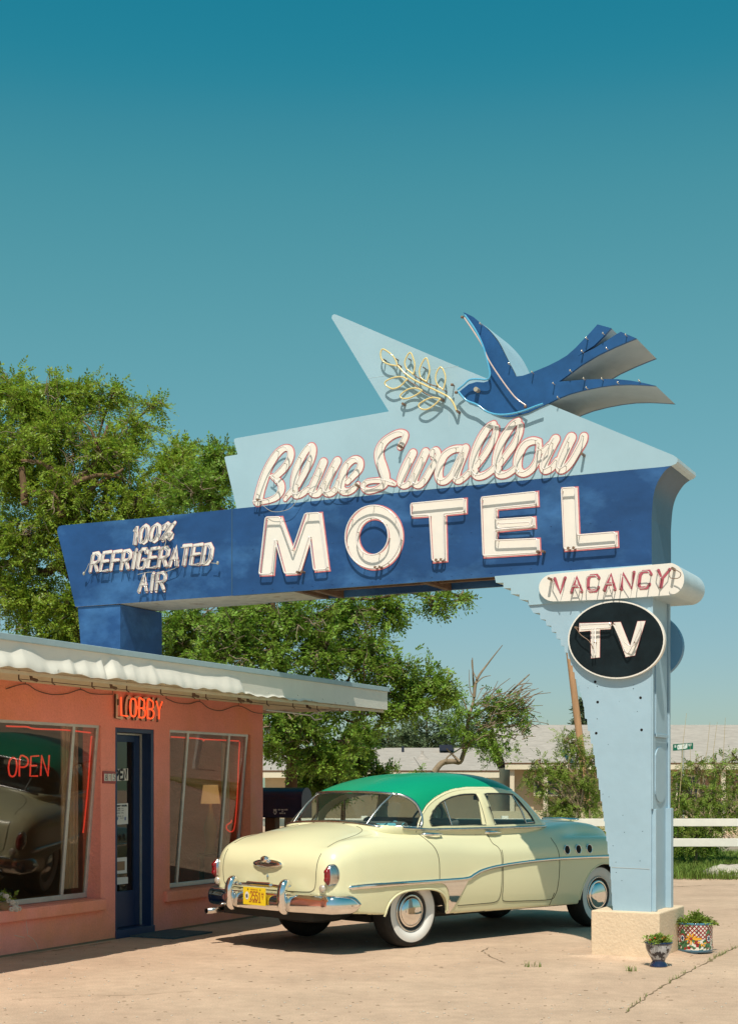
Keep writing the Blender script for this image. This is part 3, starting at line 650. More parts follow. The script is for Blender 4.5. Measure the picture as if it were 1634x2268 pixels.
# script
sA = (690,1220); sB = (1000,1180); sC = (1320,1150)
SC = [(sA, [(150,860,70),(180,720,66),(230,560,66),(285,420,60),(350,300,54),(430,200,50),(515,148,40),(575,170,44),(590,245,48),(560,335,50),(500,420,50),(420,500,46),(370,540,36)]),
 (sA, [(340,530,30),(405,580,42),(458,640,48),(458,730,48),(400,808,40),(300,855,32),(190,875,30),(115,880,28)]),
 (sA, [(515,838,26),(575,760,34),(635,690,56),(640,560,56),(672,420,50),(730,290,46),(800,180,42),(862,122,40),(890,170,45),(872,280,46),(812,420,44),(742,550,38),(692,650,30)]),
 (sA, [(640,660,58),(650,770,52),(720,775,40),(790,730,38),(850,690,40)]),
 (sA, [(1025,345,58),(960,500,58),(890,660,58),(880,745,52),(950,765,42),(1010,700,38),(1060,600,44)]),
 (sA, [(1210,330,58),(1130,480,58),(1062,640,56),(1060,735,52),(1130,752,44),(1200,690,42),(1240,600,44)]),
 (sA, [(1350,610,30),(1435,520,38),(1510,430,45),(1522,335,40),(1450,300,42),(1360,360,46),(1300,460,50),(1275,580,56),(1262,690,54),(1330,738,44),(1420,705,40),(1488,635,28)]),
 (sB, [(570,325,40),(618,235,40),(640,160,34),(560,140,42),(440,190,44),(335,280,54),(285,390,62),(292,500,64),(332,620,66),(365,740,62),(345,835,50),(250,895,36),(130,915,38),(72,868,30),(120,800,32),(230,780,30),(350,780,40),(440,805,36),(490,825,28)]),
 (sB, [(735,415,54),(670,540,58),(602,690,56),(568,800,48),(620,850,36),(700,800,42),(760,690,42)]),
 (sB, [(905,400,54),(840,540,56),(772,690,56),(752,795,50),(820,840,40),(900,760,44),(970,640,42),(1040,520,38),(1080,430,32),(1050,365,32),(1000,400,32),(1005,470,26)]),
 (sB, [(1380,350,40),(1270,365,44),(1160,440,50),(1100,560,54),(1080,680,54),(1105,775,48),(1180,780,42),(1260,700,38),(1330,560,36),(1400,420,36)]),
 (sB, [(1440,350,54),(1400,460,56),(1345,600,56),(1312,720,56),(1345,780,42),(1420,740,38),(1500,665,34)]),
 (sC, [(280,165,40),(200,220,46),(110,360,52),(45,510,54),(10,660,56),(15,790,54),(70,865,44),(160,850,42),(250,790,40),(320,720,34)]),
 (sC, [(60,720,34),(150,590,42),(240,450,42),(300,320,42),(318,215,38)]),
 (sC, [(610,125,40),(540,170,44),(450,290,50),(375,430,54),(333,580,56),(322,720,56),(352,830,48),(430,845,42),(520,800,38),(590,740,34)]),
 (sC, [(370,700,34),(455,570,42),(560,430,44),(622,290,44),(640,185,40)]),
 (sC, [(890,400,36),(805,390,44),(710,430,48),(640,530,52),(602,660,54),(615,780,50),(690,828,42),(790,770,42),(860,660,42),(885,540,40),(892,430,36)]),
 (sC, [(885,540,34),(960,510,34),(1030,450,40)]),
 (sC, [(1110,370,56),(1050,480,58),(990,600,60),(952,720,54),(975,785,46),(1060,750,42),(1130,660,40)]),
 (sC, [(1320,350,62),(1262,470,62),(1205,600,60),(1165,720,52),(1185,780,46),(1260,740,44),(1340,640,44),(1415,510,46),(1475,400,50),(1490,335,48)])]
px2m = .00076
m = MB(); tb = MB(); pl = V0-.065
for si, ((x0, y0), pts) in enumerate(SC):
    q = [(*onV(zz(x0, y0, 340, [(p[0], p[1])])[0], V0), p[2]*px2m) for p in pts]
    q = catmull(q, 5); P2 = [(p[0], p[1]) for p in q]; hw = [p[2] for p in q]
    ribbon(m, P2, [h_+.011 for h_ in hw], V0-.0012-si*.00005, 1, fV, step=.00002)
    ribbon(m, P2, hw, V0-.0062-si*.00005, 0, fV, step=.00002)
    tb.tube([W(a, pl, b) for a, b in P2], .0065, 7, 0)
    for i in list(range(3, len(P2)-2, 22)) + [len(P2)-1]: tb.tube([W(P2[i][0], pl, P2[i][1]), W(P2[i][0], V0, P2[i][1])], .0035, 5, 1)
sc_o = m.build('script_lettering', ['sign_white', 'pink'], sign)
for p, wd in (((145,845), sA), ((1470,650), sA), ((550,312), sB), ((1465,565), sC)):
    a, b = onV(zz(wd[0], wd[1], 340, [p])[0], pl); tb.tube([W(a, pl-.02, b), W(a, V0, b)], .013, 10, 2)
tb.build('neon_tube', ['neon_white', 'wire', 'porcelain'], sc_o)
m = MB(); tubepx(m, zz(690,1220,340,[(205,880),(215,920),(330,1000),(480,995),(600,940),(700,800),(800,600),(900,525),(970,545),(1060,650),(1150,740),(1250,755),(1370,745)]), V0-.06, .0025)
tubepx(m, zz(690,1220,340,[(1385,750),(1390,690),(1460,650)]), V0-.06, .0025)
build_split(m, 'loose_wire', 'wire', sign)
# refrigerated air words
zR = lambda P: zz(220,1440,420,P)
for txt, qd, tq in (('100%', [(600,118),(1085,72),(585,318),(1040,255)], [(575,135),(1040,80),(555,325),(1000,240)]),
                    ('REFRIGERATED', [(150,408),(1485,300),(110,612),(1455,520)], [(125,430),(1450,318),(95,618),(1420,520)]),
                    ('AIR', [(662,638),(975,615),(640,830),(950,815)], [(640,650),(950,625),(620,830),(930,805)])):
    q = [onV(p, V0+.003) for p in zR(qd)]; m = MB(); wr = {'I': .55, '1': .6, '%': 1.35}
    flat_text(m, txt, q, .0205, V0-.0002, fV, 1, gap=.30, wr=wr); flat_text(m, txt, q, .0165, V0-.0026, fV, 0, gap=.30, wr=wr)
    o = m.build('painted_words', ['sign_white', 'pink'], sign)
    neon_word(txt, zR(tq), V0-.06, .007, 'neon_grey', o, gap=.30, wr=wr)
    neon_word(txt, [(p[0]+3.5, p[1]-1.0) for p in zR(tq)], V0-.055, .004, 'neon_white', o, name='second_neon_tube', gap=.30, wr=wr, posts=False)
m = MB(); tubepx(m, zR([(935,235),(945,290),(920,350),(860,400)]), V0-.07, .004); tubepx(m, zR([(640,640),(760,615),(900,620),(1000,590),(1060,560),(1100,480)]), V0-.05, .003)
tubepx(m, zR([(55,630),(90,570),(110,520)]), V0-.07, .003); tubepx(m, zR([(1440,515),(1490,520),(1510,530)]), V0-.07, .003)
for p in [(55,630),(1508,515)]:
    a, b = onV(zR([p])[0], V0-.06); m.ellipsoid(W(a, V0-.06, b), (.014, .014, .02), nu=10, nv=8)
build_split(m, 'loose_wire', 'wire', sign)
# bird
zD = lambda P: zz(1240,850,400,P); zE = lambda P: zz(1560,880,400,P)
birdpx = zD([(215,88),(240,95),(330,140),(430,222),(520,310),(610,425),(680,560),(740,680),(785,765),(805,812),(830,820),(900,810),(1000,775),(1180,700),(1300,640),(1400,580),(1500,490)]) + \
 zE([(293,262),(340,215),(440,103),(595,145),(520,228),(400,345),(210,468),(400,378),(560,278),(640,225),(705,187),(882,262),(800,295),(640,362),(450,452),(250,572),(0,757),(270,735),(480,727),(660,728),(820,745),(960,770),(1105,805),(960,796),(800,790),(640,795),(480,815),(300,850),(130,895),(0,945)]) + \
 zD([(1200,1122),(1100,1165),(960,1232),(800,1276),(720,1286),(640,1272),(560,1242),(450,1180),(370,1138),(290,1112),(230,1055),(165,1000),(215,958),(280,908),(370,882),(450,888),(505,872),(522,840),(522,770),(500,665),(460,545),(400,400),(330,262),(250,135)])
VB = V0-.012
bp = [onV(p, VB) for p in birdpx]
bird = MB(); bird.prism(bp, VB, VB+.03, fV, 0, 0, 0)
bird.prism(bp, VB+.03, V0+TH-.02, fV, 1, 1, 1); bird.prism(bp, V0+TH-.02, V0+TH+.01, fV, 0, 0, 0)
bo = bird.build('bird', ['bird_blue', 'bird_side'], sign)
wt = MB(); wpx = zD([(430,222),(520,310),(610,425),(680,560),(740,680),(785,765),(805,812)]); wp = catmull([onV(p, VB) for p in wpx], 4)
wt.add([W(a+.004, c, b+.003) for a, b in wp for c in (VB+.03, V0+TH-.02)], [(2*i, 2*i+1, 2*i+3, 2*i+2) for i in range(len(wp)-1)], 0, True)
wt.build('wing_edge', 'sign_light', bo)
m = MB(); pn = V0-.075
tubepx(m, zD([(235,120),(345,275),(440,470),(500,680),(522,790),(505,845),(460,858),(400,853),(290,860),(220,918),(150,972)]), pn, .009)
tubepx(m, zD([(160,995),(250,1092),(370,1142),(480,1220),(600,1255),(750,1250),(900,1215),(1030,1165),(1125,1132)]), pn, .010)
m.build('neon_tube', 'neon_blue', bo)
m = MB(); tubepx(m, zD([(228,150),(330,300),(430,460),(500,620),(600,780),(720,950),(820,1070),(930,1150)]), pn, .007); m.build('feather_tube', 'neon_pinkish', bo)
m = MB()
for p in zD([(135,1000),(90,912),(205,140),(925,1162)]): a, b = onV(p, pn); m.tube([W(a-.01, pn, b), W(a+.012, pn, b-.006)], .013, 8)
a, b = onV(zD([(358,965)])[0], pn); m.tube([W(a, pn, b), W(a, VB, b)], .022, 14, 1); build_split(m, 'electrode', ['porcelain', 'wire'], bo)
m = MB()
for p in zD([(405,215),(733,675),(998,770),(1240,900),(1290,1058),(1435,755),(1565,530),(1617,380),(1585,845)]) + zE([(312,262),(500,205),(262,410),(540,375),(758,222),(125,633),(280,720),(488,725),(667,768),(910,745),(310,825)]):
    a, b = onV(p, VB-.05); m.tube([W(a, VB-.05, b), W(a, VB, b-.0)], .005, 7); m.ellipsoid(W(a, VB-.05, b+.003), (.007, .007, .010), nu=8, nv=6)
build_split(m, 'tube_support', 'lens_clear', bo)
# olive branch
zF = lambda P: zz(1040,950,260,P); br = MB(); pn = V0-.06
for L in [[(430,430),(370,290),(270,200),(175,155),(140,230),(160,330),(240,405),(380,440)], [(715,590),(740,430),(700,280),(655,215),(590,300),(565,400),(600,500),(690,575)],
          [(950,720),(1000,540),(975,390),(935,310),(865,400),(820,540),(850,660),(930,715)], [(1240,860),(1280,680),(1250,540),(1190,470),(1125,560),(1105,680),(1145,790),(1225,855)],
          [(610,690),(500,640),(350,660),(225,725),(235,790),(350,850),(480,810),(580,710)], [(870,880),(760,840),(620,860),(490,960),(520,1020),(640,1015),(780,950),(860,890)],
          [(1190,1030),(1050,1005),(920,1050),(810,1130),(850,1200),(960,1210),(1090,1130),(1170,1050)]]:
    tubepx(br, zF(L), pn, .008, closed=True)
tubepx(br, zF([(445,450),(560,570),(720,690),(920,790),(1150,900),(1320,990),(1410,1090),(1470,1230)]), pn, .0095)
tubepx(br, zF([(720,600),(850,690),(1000,770),(1130,810),(1235,865)]), pn+.012, .006, 1); tubepx(br, zF([(620,700),(750,790),(880,900),(1020,980),(1190,1030)]), pn+.012, .006, 1)
for p in [(450,440),(1200,1030),(1485,1245),(525,1110),(1260,880),(1390,770),(405,320),(190,330),(630,320),(885,470)]:
    a, b = onV(zF([p])[0], pn); big = p in [(450,440),(1200,1030),(1485,1245),(525,1110)]; br.tube([W(a, pn, b), W(a, V0, b)], .013 if big else .006, 8, 1)
br.build('olive_branch', ['neon_yellow', 'porcelain'], sign)
# ------------------------------------------------------------------ MOTEL OFFICE
UW = -8.71; UF = -7.55; VE = 14.75; VR = 15.76; VS = 7.2
office = thing('motel_office', 'low salmon stucco motel office with a dented white metal roof edge', 'building', W(UW, 12, 0), ROT)
zc3 = lambda P: zz(0,1740,700,P); zc4 = lambda P: zz(0,2240,700,P)
w1v1 = 11.59; w1v0 = 9.75; wz0, wz1 = .43, 2.15
dv0, dv1 = 11.83, 12.51; dz1 = 2.14
w2v0 = onU((376, 1700), UW)[0]; w2v1 = onU((555, 1700), UW)[0]; 
ZS = 2.52
wall = [(VS, 0), (VE, 0), (VE, ZS), (VS, ZS)]
h1 = [(w1v0, wz0), (w1v1, wz0), (w1v1, wz1), (w1v0, wz1)]; h2 = [(w2v0, wz0), (w2v1, wz0), (w2v1, wz1-.01), (w2v0, wz1-.01)]
# front wall cut by two windows and the door: columns and bands
m = MB(); T = .22
def wb(v0, v1, z0, z1): m.sbox(UW-T, UW, v0, v1, z0, z1)
wb(VS, w1v0, 0, ZS); wb(w1v1, dv0, 0, ZS); wb(dv1, w2v0, 0, ZS); wb(w2v1, VE, 0, ZS)
wb(w1v0, w1v1, 0, wz0); wb(w1v0, w1v1, wz1, ZS); wb(dv0, dv1, dz1, ZS); wb(w2v0, w2v1, 0, wz0); wb(w2v0, w2v1, wz1, ZS)
m.sbox(UW-6, UW-T, VE-.2, VE, 0, ZS); m.sbox(UW-6, UW-T, VS, VS+.2, 0, ZS); m.sbox(UW-6.2, UW-6, VS, VE, 0, ZS)
wo = m.build('wall', 'stucco', office)
m = MB()
s0 = onU(zc4([(697,630)])[0], UW+.05)[0]; m.sbox(UW-.16, UW+.05, w1v0-.1, s0, .31, .425); 
s1 = onU(zc4([(1092,600)])[0], UW+.05)[0]; m.sbox(UW-.16, UW+.05, s1, w2v1+.06, .31, .425); build_split(m, 'window_ledge', 'stucco', wo, bevel=.015)
# roof slab, soffit, fascia
m = MB(); m.sbox(UW-6.4, UF-.06, VS, VR-.05, 2.56, 2.712); m.sbox(UW-6.4, UF+.0, VS, VR, 2.712, 2.743)
rf = m.build('roof', 'roofing', office)
m = MB(); m.sbox(UW-.0, UF-.03, VS, VR-.03, 2.51, 2.56); m.sbox(UW-6.3, UW, VE, VR-.03, 2.51, 2.56)
for i in range(14): m.sbox(UW+.02+i*.072, UW+.026+i*.072, VS, VR-.04, 2.505, 2.51)
m.sbox(UF-.14, UF-.04, VS, VR-.04, 2.475, 2.511); m.sbox(UF-.05, UF-.035, VS, VR-.03, 2.44, 2.47); m.build('soffit', 'soffit', rf)
# dented fascia sheet
nv, nz_ = 520, 16; vs = []
DP = [(-400,200),(-100,150),(70,180),(130,135),(200,160),(300,232),(400,240),(450,218),(482,258),(545,218),(620,242),(655,207),(672,285),(720,205),(765,225),(800,272),(850,240),(900,266),(980,240),(1012,272),(1100,276),(1250,305),(1310,322),(1400,326),(1480,320),(1560,352),(1592,436)]
DV = [(onU(zc3([p])[0], UF)[0], min(1, max(0, ((290+(p[0]-70)*.0967)-p[1])/((290+(p[0]-70)*.0967)-(112+(p[0]-70)*.1317))))) for p in DP]
zt, zbm = 2.695, 2.475
vlim = onU((690, 1570), UF)[0]
for i in range(nv+1):
    v = VS + (VR-VS)*i/nv
    for j in range(nz_+1):
        q = j/nz_; low_ = max(0, 1-q*1.15)
        amp = 1/(1+math.exp((v-vlim)/.12))
        wv_ = .5+.5*math.sin(v*7.3+1.7*math.sin(v*2.9)); wv2 = .5+.5*math.sin(v*17+2*math.sin(v*5))
        hgt_ = max(.04, float(np.interp(v, [q_[0] for q_ in DV], [q_[1] for q_ in DV])))*1.12; bl_ = max(0., 1-q/hgt_); bl_ = bl_*bl_*(3-2*bl_); d_ = amp*bl_*(.012+.055*hgt_+.006*math.sin(v*31)*wv_) + .0015*math.sin(v*3.1+q*2)
        vs.append(W(UF + d_, v, zbm + (zt-zbm)*q - amp*(.010*math.sin(v*9)+.006*math.sin(v*27))*low_))
fs = [(i*(nz_+1)+j, (i+1)*(nz_+1)+j, (i+1)*(nz_+1)+j+1, i*(nz_+1)+j+1) for i in range(nv) for j in range(nz_)]
m = MB(); m.add(vs, fs, 0, True); m.add([W(UF-.4, VR+.001, zbm), W(UF, VR+.001, zbm), W(UF, VR+.001, zt), W(UF-6, VR+.001, zt), W(UF-6, VR+.001, zbm)], [(0,1,2,3,4)], 0)
m.build('fascia', 'fascia', rf)
m = MB(); m.sbox(UF-.04, UF+.022, VS, VR+.02, 2.695, 2.747); m.build('drip_edge', 'drip', rf, bevel=.004)
m = MB()
for i in range(26):
    v = VS+1.6+i*.31; m.ellipsoid(W(UF+.012+.03*(v < vlim), v, 2.50+.02*math.sin(v*9)), (.006, .006, .006), nu=6, nv=4)
build_split(m, 'fascia_screw', 'alu', rf)
m = MB()
for P in ([(165,690),(170,760),(180,860)], [(178,870),(215,895),(240,930),(252,970)], [(95,870),(160,885)]):
    q = [onU(p, UW+.001) for p in zc4(P)]; q = catmull(q, 5); m.tube([W(UW-.0005, a+rnd.uniform(-.002,.002), b) for a, b in q], .0025, 5)
build_split(m, 'plaster_crack', 'board_beige', wo)
m = MB(); m.sbox(UW-.01, UW+.004, VS, dv0, .0, .018, 0); m.sbox(UW-.01, UW+.004, dv1, VE, .0, .018, 0); build_split(m, 'foot_strip', 'crack', wo)  # thin dark strip along the foot of the wall
# windows
def frame_bars(m, bars, r_=.014):
    for a, b, wd in bars:
        a = Vector(a); b = Vector(b); d = (b-a).normalized(); n_ = W(1, 0, 0).normalized(); s_ = d.cross(n_).normalized()
        m.box((a+b)/2, ((b-a).length, wd, .03), 0, (d, s_, n_))
def gl(v, z):       # canted pane: top near the wall face, foot set back
    return W(UW-.03-.155*(wz1-z)/(wz1-wz0), v, z)
for wi, (va, vb_, mull, lb) in enumerate([(w1v0, w1v1, [onU(zc3([(478,670)])[0], UW-.03)[0]], 'broad canted shop window of the office with a lit OPEN neon'), (w2v0, w2v1-.03, [onU(zc3([(1222,715)])[0], UW-.03)[0], onU(zc3([(1490,735)])[0], UW-.03)[0]], 'narrow canted shop window by the corner')]):
    m = MB(); bars = [(gl(va, wz0+.03), gl(vb_, wz0+.03), .05), (gl(va, wz1-.012), gl(vb_, wz1-.012), .03), (gl(vb_-.02, wz0+.02), gl(vb_-.02, wz1), .04), (gl(va+.02, wz0+.02), gl(va+.02, wz1), .035)]
    for mv in mull: bars.append((gl(mv, wz0+.02), gl(mv, wz1), .038))
    frame_bars(m, bars); wn = m.build('window', 'alu', office, bevel=.003); tag(wn, lb)
    m = MB(); m.add([gl(va, wz0+.02), gl(vb_, wz0+.02), gl(vb_, wz1-.005), gl(va, wz1-.005)], [(0,1,2,3)]); m.build('pane', 'window_glass', wn)
# rooms behind
m = MB(); ui = UW-.30
m.add([W(ui-2.6, 8, .02), W(UW-T, 8, .02), W(UW-T, VE-.2, .02), W(ui-2.6, VE-.2, .02)], [(0,1,2,3)], 1)
m.add([W(ui-2.6, 8, 0), W(ui-2.6, VE-.2, 0), W(ui-2.6, VE-.2, 2.5), W(ui-2.6, 8, 2.5)], [(0,1,2,3)], 0)
m.sbox(UW-2.9, UW-T, dv1+.35, dv1+.45, 0, 2.5, 0)
m.build('room', ['room', 'room_floor'], office)
# door
UD = UW-.14
m = MB(); m.sbox(UD-.03, UW-.004, dv1-.05, dv1+.0, .0, dz1-.0, 0); m.sbox(UD-.03, UW-.004, dv0, dv0+.04, 0, dz1, 0); m.sbox(UD-.03, UW-.004, dv0+.04, dv1-.05, dz1-.045, dz1, 0)
m.sbox(UD-.03, UW+.012, dv0+.0, dv1, 0, .085, 0); m.build('door_frame', 'door_blue', office, bevel=.004)
m = MB(); jv = dv1-.052
m.sbox(UD+.005, UD+.02, jv-.018, jv, .09, dz1-.048); m.sbox(UD+.005, UD+.02, dv0+.04, jv-.018, dz1-.064, dz1-.048); build_split(m, 'weather_strip', 'alu', office)
dl0, dl1 = dv0+.045, jv-.02; dg0, dg1 = dl0+.10, onU(zc3([(876,900)])[0], UD)[0]-.0
zg0 = onU(zc4([(800,583)])[0], UD)[1]; zg1 = onU(zc3([(800,775)])[0], UD)[1]
m = MB(); m.sbox(UD-.04, UD, dl0, dg0, .09, dz1-.066); m.sbox(UD-.04, UD, dg1, dl1, .09, dz1-.066); m.sbox(UD-.04, UD, dg0, dg1, .09, zg0); m.sbox(UD-.04, UD, dg0, dg1, zg1, dz1-.066)
dr = m.build('door', 'door_blue', office, bevel=.003)
m = MB(); m.add([W(UD-.02, dg0, zg0), W(UD-.02, dg1, zg0), W(UD-.02, dg1, zg1), W(UD-.02, dg0, zg1)], [(0,1,2,3)]); m.build('pane', 'door_glass', dr)
m = MB(); m.tube([W(UD, dl0+.05, 1.0), W(UD+.05, dl0+.05, 1.0), W(UD+.05, dl0+.05, 1.2), W(UD, dl0+.05, 1.2)], .009, 8); m.build('handle', 'alu', dr)
# papers on the door
zd7 = lambda P: zz(270,2120,210/1191*1634,P)
def card(name, label, cat, px, U, mname='paper', th=.003):
    q = [onU(p, U) for p in px]; m = MB(); m.prism(q, U, U-th, fU); o = m.build(name, [mname, 'ink', 'ink_blue', 'brown_box']); return tag(o, label, cat), q
UC = UD+.006
q = [onU(p, UC) for p in zd7([(190,168),(496,150),(496,340),(190,358)])]
m = MB(); m.prism(q, UC, UC-.004, fU); flat_text(m, 'OPEN', [onU(p, UC) for p in zd7([(215,185),(480,170),(215,335),(480,320)])], .0135, UC+.0012, lambda a, b, c: W(2*UC-c+.0035, a, b), 1, gap=.36)
tag(m.build('open_placard', ['paper', 'ink']), 'white printed OPEN placard taped inside the blue lobby door', 'sign')
q = [onU(p, UC) for p in zd7([(150,718),(496,700),(496,1030),(150,1052)])]
fI = lambda a, b, c: W(2*UC-c+.0035, a, b)
m = MB(); m.prism(q, UC, UC-.003, fU); flat_text(m, 'OFFICE LOBBY HOURS', [onU(p, UC) for p in zd7([(175,742),(475,730),(175,762),(475,750)])], .003, UC+.001, fI, 1, gap=.3)
for yy, t_ in ((785,'WEEK'), (815,'800 1000 AM'), (855,'200 1000 PM'), (905,'SUNDAY'), (935,'1000 AM')):
    flat_text(m, t_, [onU(p, UC) for p in zd7([(225,yy),(425,yy-6),(225,yy+14),(425,yy+8)])], .0016, UC+.001, fI, 1, gap=.3)
for cx in (320, 447):
    cc = onU(zd7([(cx, 945)])[0], UC); m.add([W(UC+.004, cc[0]+.011*math.cos(t), cc[1]+.02*math.sin(t)) for t in [i*math.pi/8 for i in range(16)]], [tuple(range(16))], 2)
tag(m.build('hours_notice', ['paper', 'ink', 'ink_blue']), 'white lobby hours notice with blue marks on the door glass', 'notice')
m = MB(); q = [onU(p, UC) for p in zd7([(150,1580),(478,1555),(478,1810),(150,1835)])]; m.prism(q, UC, UC-.003, fU)
q = [onU(p, UC) for p in zd7([(200,1640),(440,1620),(440,1760),(200,1785)])]; m.prism(q, UC+.004, UC+.001, fU, 1, 1, 1)
tag(m.build('framed_picture', ['paper', 'brown_box']), 'white card with a brown picture low on the lobby door', 'picture')
m = MB(); q = [onU(p, UC) for p in zd7([(150,1890),(495,1870),(495,1975),(150,2010)])]; m.prism(q, UC, UC-.02, fU)
tag(m.build('paper_stack', 'paper'), 'stack of white papers at the foot of the door glass', 'papers')
# house number
zn7 = [(105,192),(305,205),(305,395),(105,385)]; UN = UW+.012
m = MB(); q = [onU(p, UN) for p in zd7(zn7)]; q[1] = (min(q[1][0], dv0-.005), q[1][1]); q[2] = (min(q[2][0], dv0-.005), q[2][1]); m.prism(q, UN, UW-.002, fU, 0, 0, 0)
fN = lambda a, b, c: W(2*UN-c+.006, a, b)
for i, dgt in enumerate('815'):
    x0 = 118+i*62; qq = [onU(p, UN) for p in zd7([(x0,235),(x0+50,238),(x0+50,350),(x0,347)])]; m.prism(qq, UN+.004, UN-.001, fU, 1, 1, 1)
    flat_text(m, dgt, [onU(p, UN) for p in zd7([(x0+12,250),(x0+40,252),(x0+12,335),(x0+40,337)])], .0035, UN, fN, 2, gap=.05)
tag(m.build('house_number_plaque', ['glaze_red', 'paper', 'ink']), 'small tile plaque reading 815 beside the lobby door', 'house number')
# LOBBY neon sign
zL = lambda P: zz(280,1900,200,P)
m = MB(); qd = [onU(p, UW+.03) for p in zL([(335,345),(1360,435),(335,850),(1290,905)])]
fL = lambda a, b, c: W(2*(UW+.03)-c, a, b)
lob = thing('lobby_sign', 'red neon LOBBY sign with beige letters above the blue door', 'sign', W(UW+.03, onU(zL([(800,600)])[0], UW)[0], 2.2), ROT)
flat_text(m, 'LOBBY', qd, .0175, UW+.050, fL, 1, gap=.40); flat_text(m, 'LOBBY', qd, .0175, UW+.028, fL, 0, gap=.40); m.build('letter_boards', ['board_beige', 'rust'], lob)
UT = UW+.10
for c, st in word('LOBBY', [onU(p, UT) for p in zL([(440,380),(1440,495),(450,800),(1430,900)])], .30):
    m = MB()
    for plx in st:
        pp = catmull([tuple(p) for p in plx], 4) if c in 'OB' else [tuple(p) for p in plx]
        m.tube([W(UT, a, b) for a, b in pp], .0085, 7)
    m.build('neon_letter', 'neon_red', lob)
m = MB()
for p in [(405,500),(1390,560),(800,850),(1040,870),(1300,890)]:
    a, b = onU(zL([p])[0], UW+.06); m.tube([W(UW+.06, a, b+.03), W(UW+.06, a, b-.03)], .010, 7)
build_split(m, 'electrode', 'cable', lob)
# neon tubing inside the windows and OPEN
def tubeG(m, pxs, r_, gap=.03):                 # tube that follows the canted pane on its inner side
    out = []
    for p in pxs:
        U = UW-.08
        for it in range(6): v_, z_ = onU(p, U); U = gl(v_, z_).dot(Vector((UX, UY, 0)))-gap
        out.append(W(U, v_, z_))
    m.tube([tuple(q) for q in catmull([tuple(q) for q in out], 4)], r_, 7)
def tubeU(m, pxs, U, r_, sm=True):
    q = [onU(p, U) for p in pxs]; q = [tuple(p) for p in (catmull(q, 5) if sm else q)]; m.tube([W(U, a, b) for a, b in q], r_, 7)
UI = UW-.27
opn = thing('open_neon', 'glowing red neon OPEN lettering hanging in the left shop window', 'neon sign', W(UI, 11, 1.7), ROT)
for c, st in word('OPEN', [onU(p, UI) for p in zc3([(48,880),(330,862),(44,1003),(322,996)])], .28):
    m = MB()
    for plx in st:
        pp = catmull([tuple(p) for p in plx], 4) if c in 'OP' else [tuple(p) for p in plx]
        m.tube([W(UI, a, b) for a, b in pp], .0085, 7)
    m.build('neon_letter', 'neon_red_dim', opn)
m = MB(); tubeG(m, zc3([(40,673),(110,676),(180,678),(225,690),(400,697),(500,706),(590,716)]), .008); tubeG(m, zc3([(597,738),(590,800),(574,1050),(550,1300),(540,1370)]), .008)
tag(m.build('window_neon', 'neon_red_dim'), 'thin red neon line round the left shop window', 'neon tube', 'neon lines round the shop windows')
m = MB(); tubeG(m, zc3([(1114,743),(1310,756),(1328,770),(1345,760),(1555,770)]), .008); tubeG(m, zc3([(1562,775),(1555,900),(1545,1150),(1528,1330),(1505,1362),(1478,1345),(1478,1320),(1505,1300),(1508,1285)]), .008)
tag(m.build('window_neon', 'neon_red_dim'), 'thin red neon line ending in a hook in the right shop window', 'neon tube', 'neon lines round the shop windows')
# lamp, plant, curtain, chair seen through the glass
lc = onU(zc3([(1372,1010)])[0], UW-.42); base = W(UW-.42, lc[0], 0)
lt = thing('table_lamp', 'amber table lamp with a pleated shade behind the right shop window', 'lamp', W(UW-.42, lc[0], .75), ROT)
m = MB(); m.lathe([(.085, 1.56), (.115, 1.34)], base, seg=20); m.build('lamp_shade', 'lamp_shade', lt)
m = MB(); m.lathe([(.0, .75), (.08, .75), (.05, .85), (.085, 1.05), (.03, 1.25), (.012, 1.34)], base, seg=16); m.build('lamp_base', 'lamp_base', lt)
tt = thing('side_table', 'small brown table under the amber lamp', 'table', base, ROT)
m = MB(); m.box(base+Vector((0,0,.735)), (.28, .28, .03)); m.build('table_top', 'wood_post', tt)
for dx in (-.1, .1):
    for dy in (-.1, .1): m = MB(); m.box(base+Vector((dx,dy,.36)), (.03, .03, .72)); m.build('leg', 'wood_post', tt)
m = MB()
for k in range(9): m.tube([W(UW-.26-.012*(k % 2), w1v1-.05-.028*k, wz0+.1), W(UW-.26-.012*(k % 2), w1v1-.05-.028*k, 2.2)], .018, 8)
tag(m.build('curtain', 'curtain'), 'tan curtain hanging at the right end of the left window', 'curtain')
m = MB()
for k in range(5): m.tube([W(UW-.26-.012*(k % 2), w2v1-.08-.03*k, wz0+.1), W(UW-.26-.012*(k % 2), w2v1-.08-.03*k, 2.2)], .018, 8)
tag(m.build('curtain', 'curtain'), 'narrow tan curtain at the corner end of the right window', 'curtain')
ch = thing('office_chair', 'black high backed chair inside the left shop window', 'chair', W(UW-.9, 10.9, 0), ROT)
m = MB(); c0 = W(UW-.9, 10.9, .48); m.box(c0, (.5, .5, .1)); m.build('seat', 'interior', ch, bevel=.03)
m = MB(); m.box(c0+Vector((-.25, .1, .4)), (.1, .5, .65)); m.build('backrest', 'interior', ch, bevel=.04)
m = MB(); m.tube([c0, c0-Vector((0,0,.46))], .03, 8); m.build('leg', 'interior', ch)
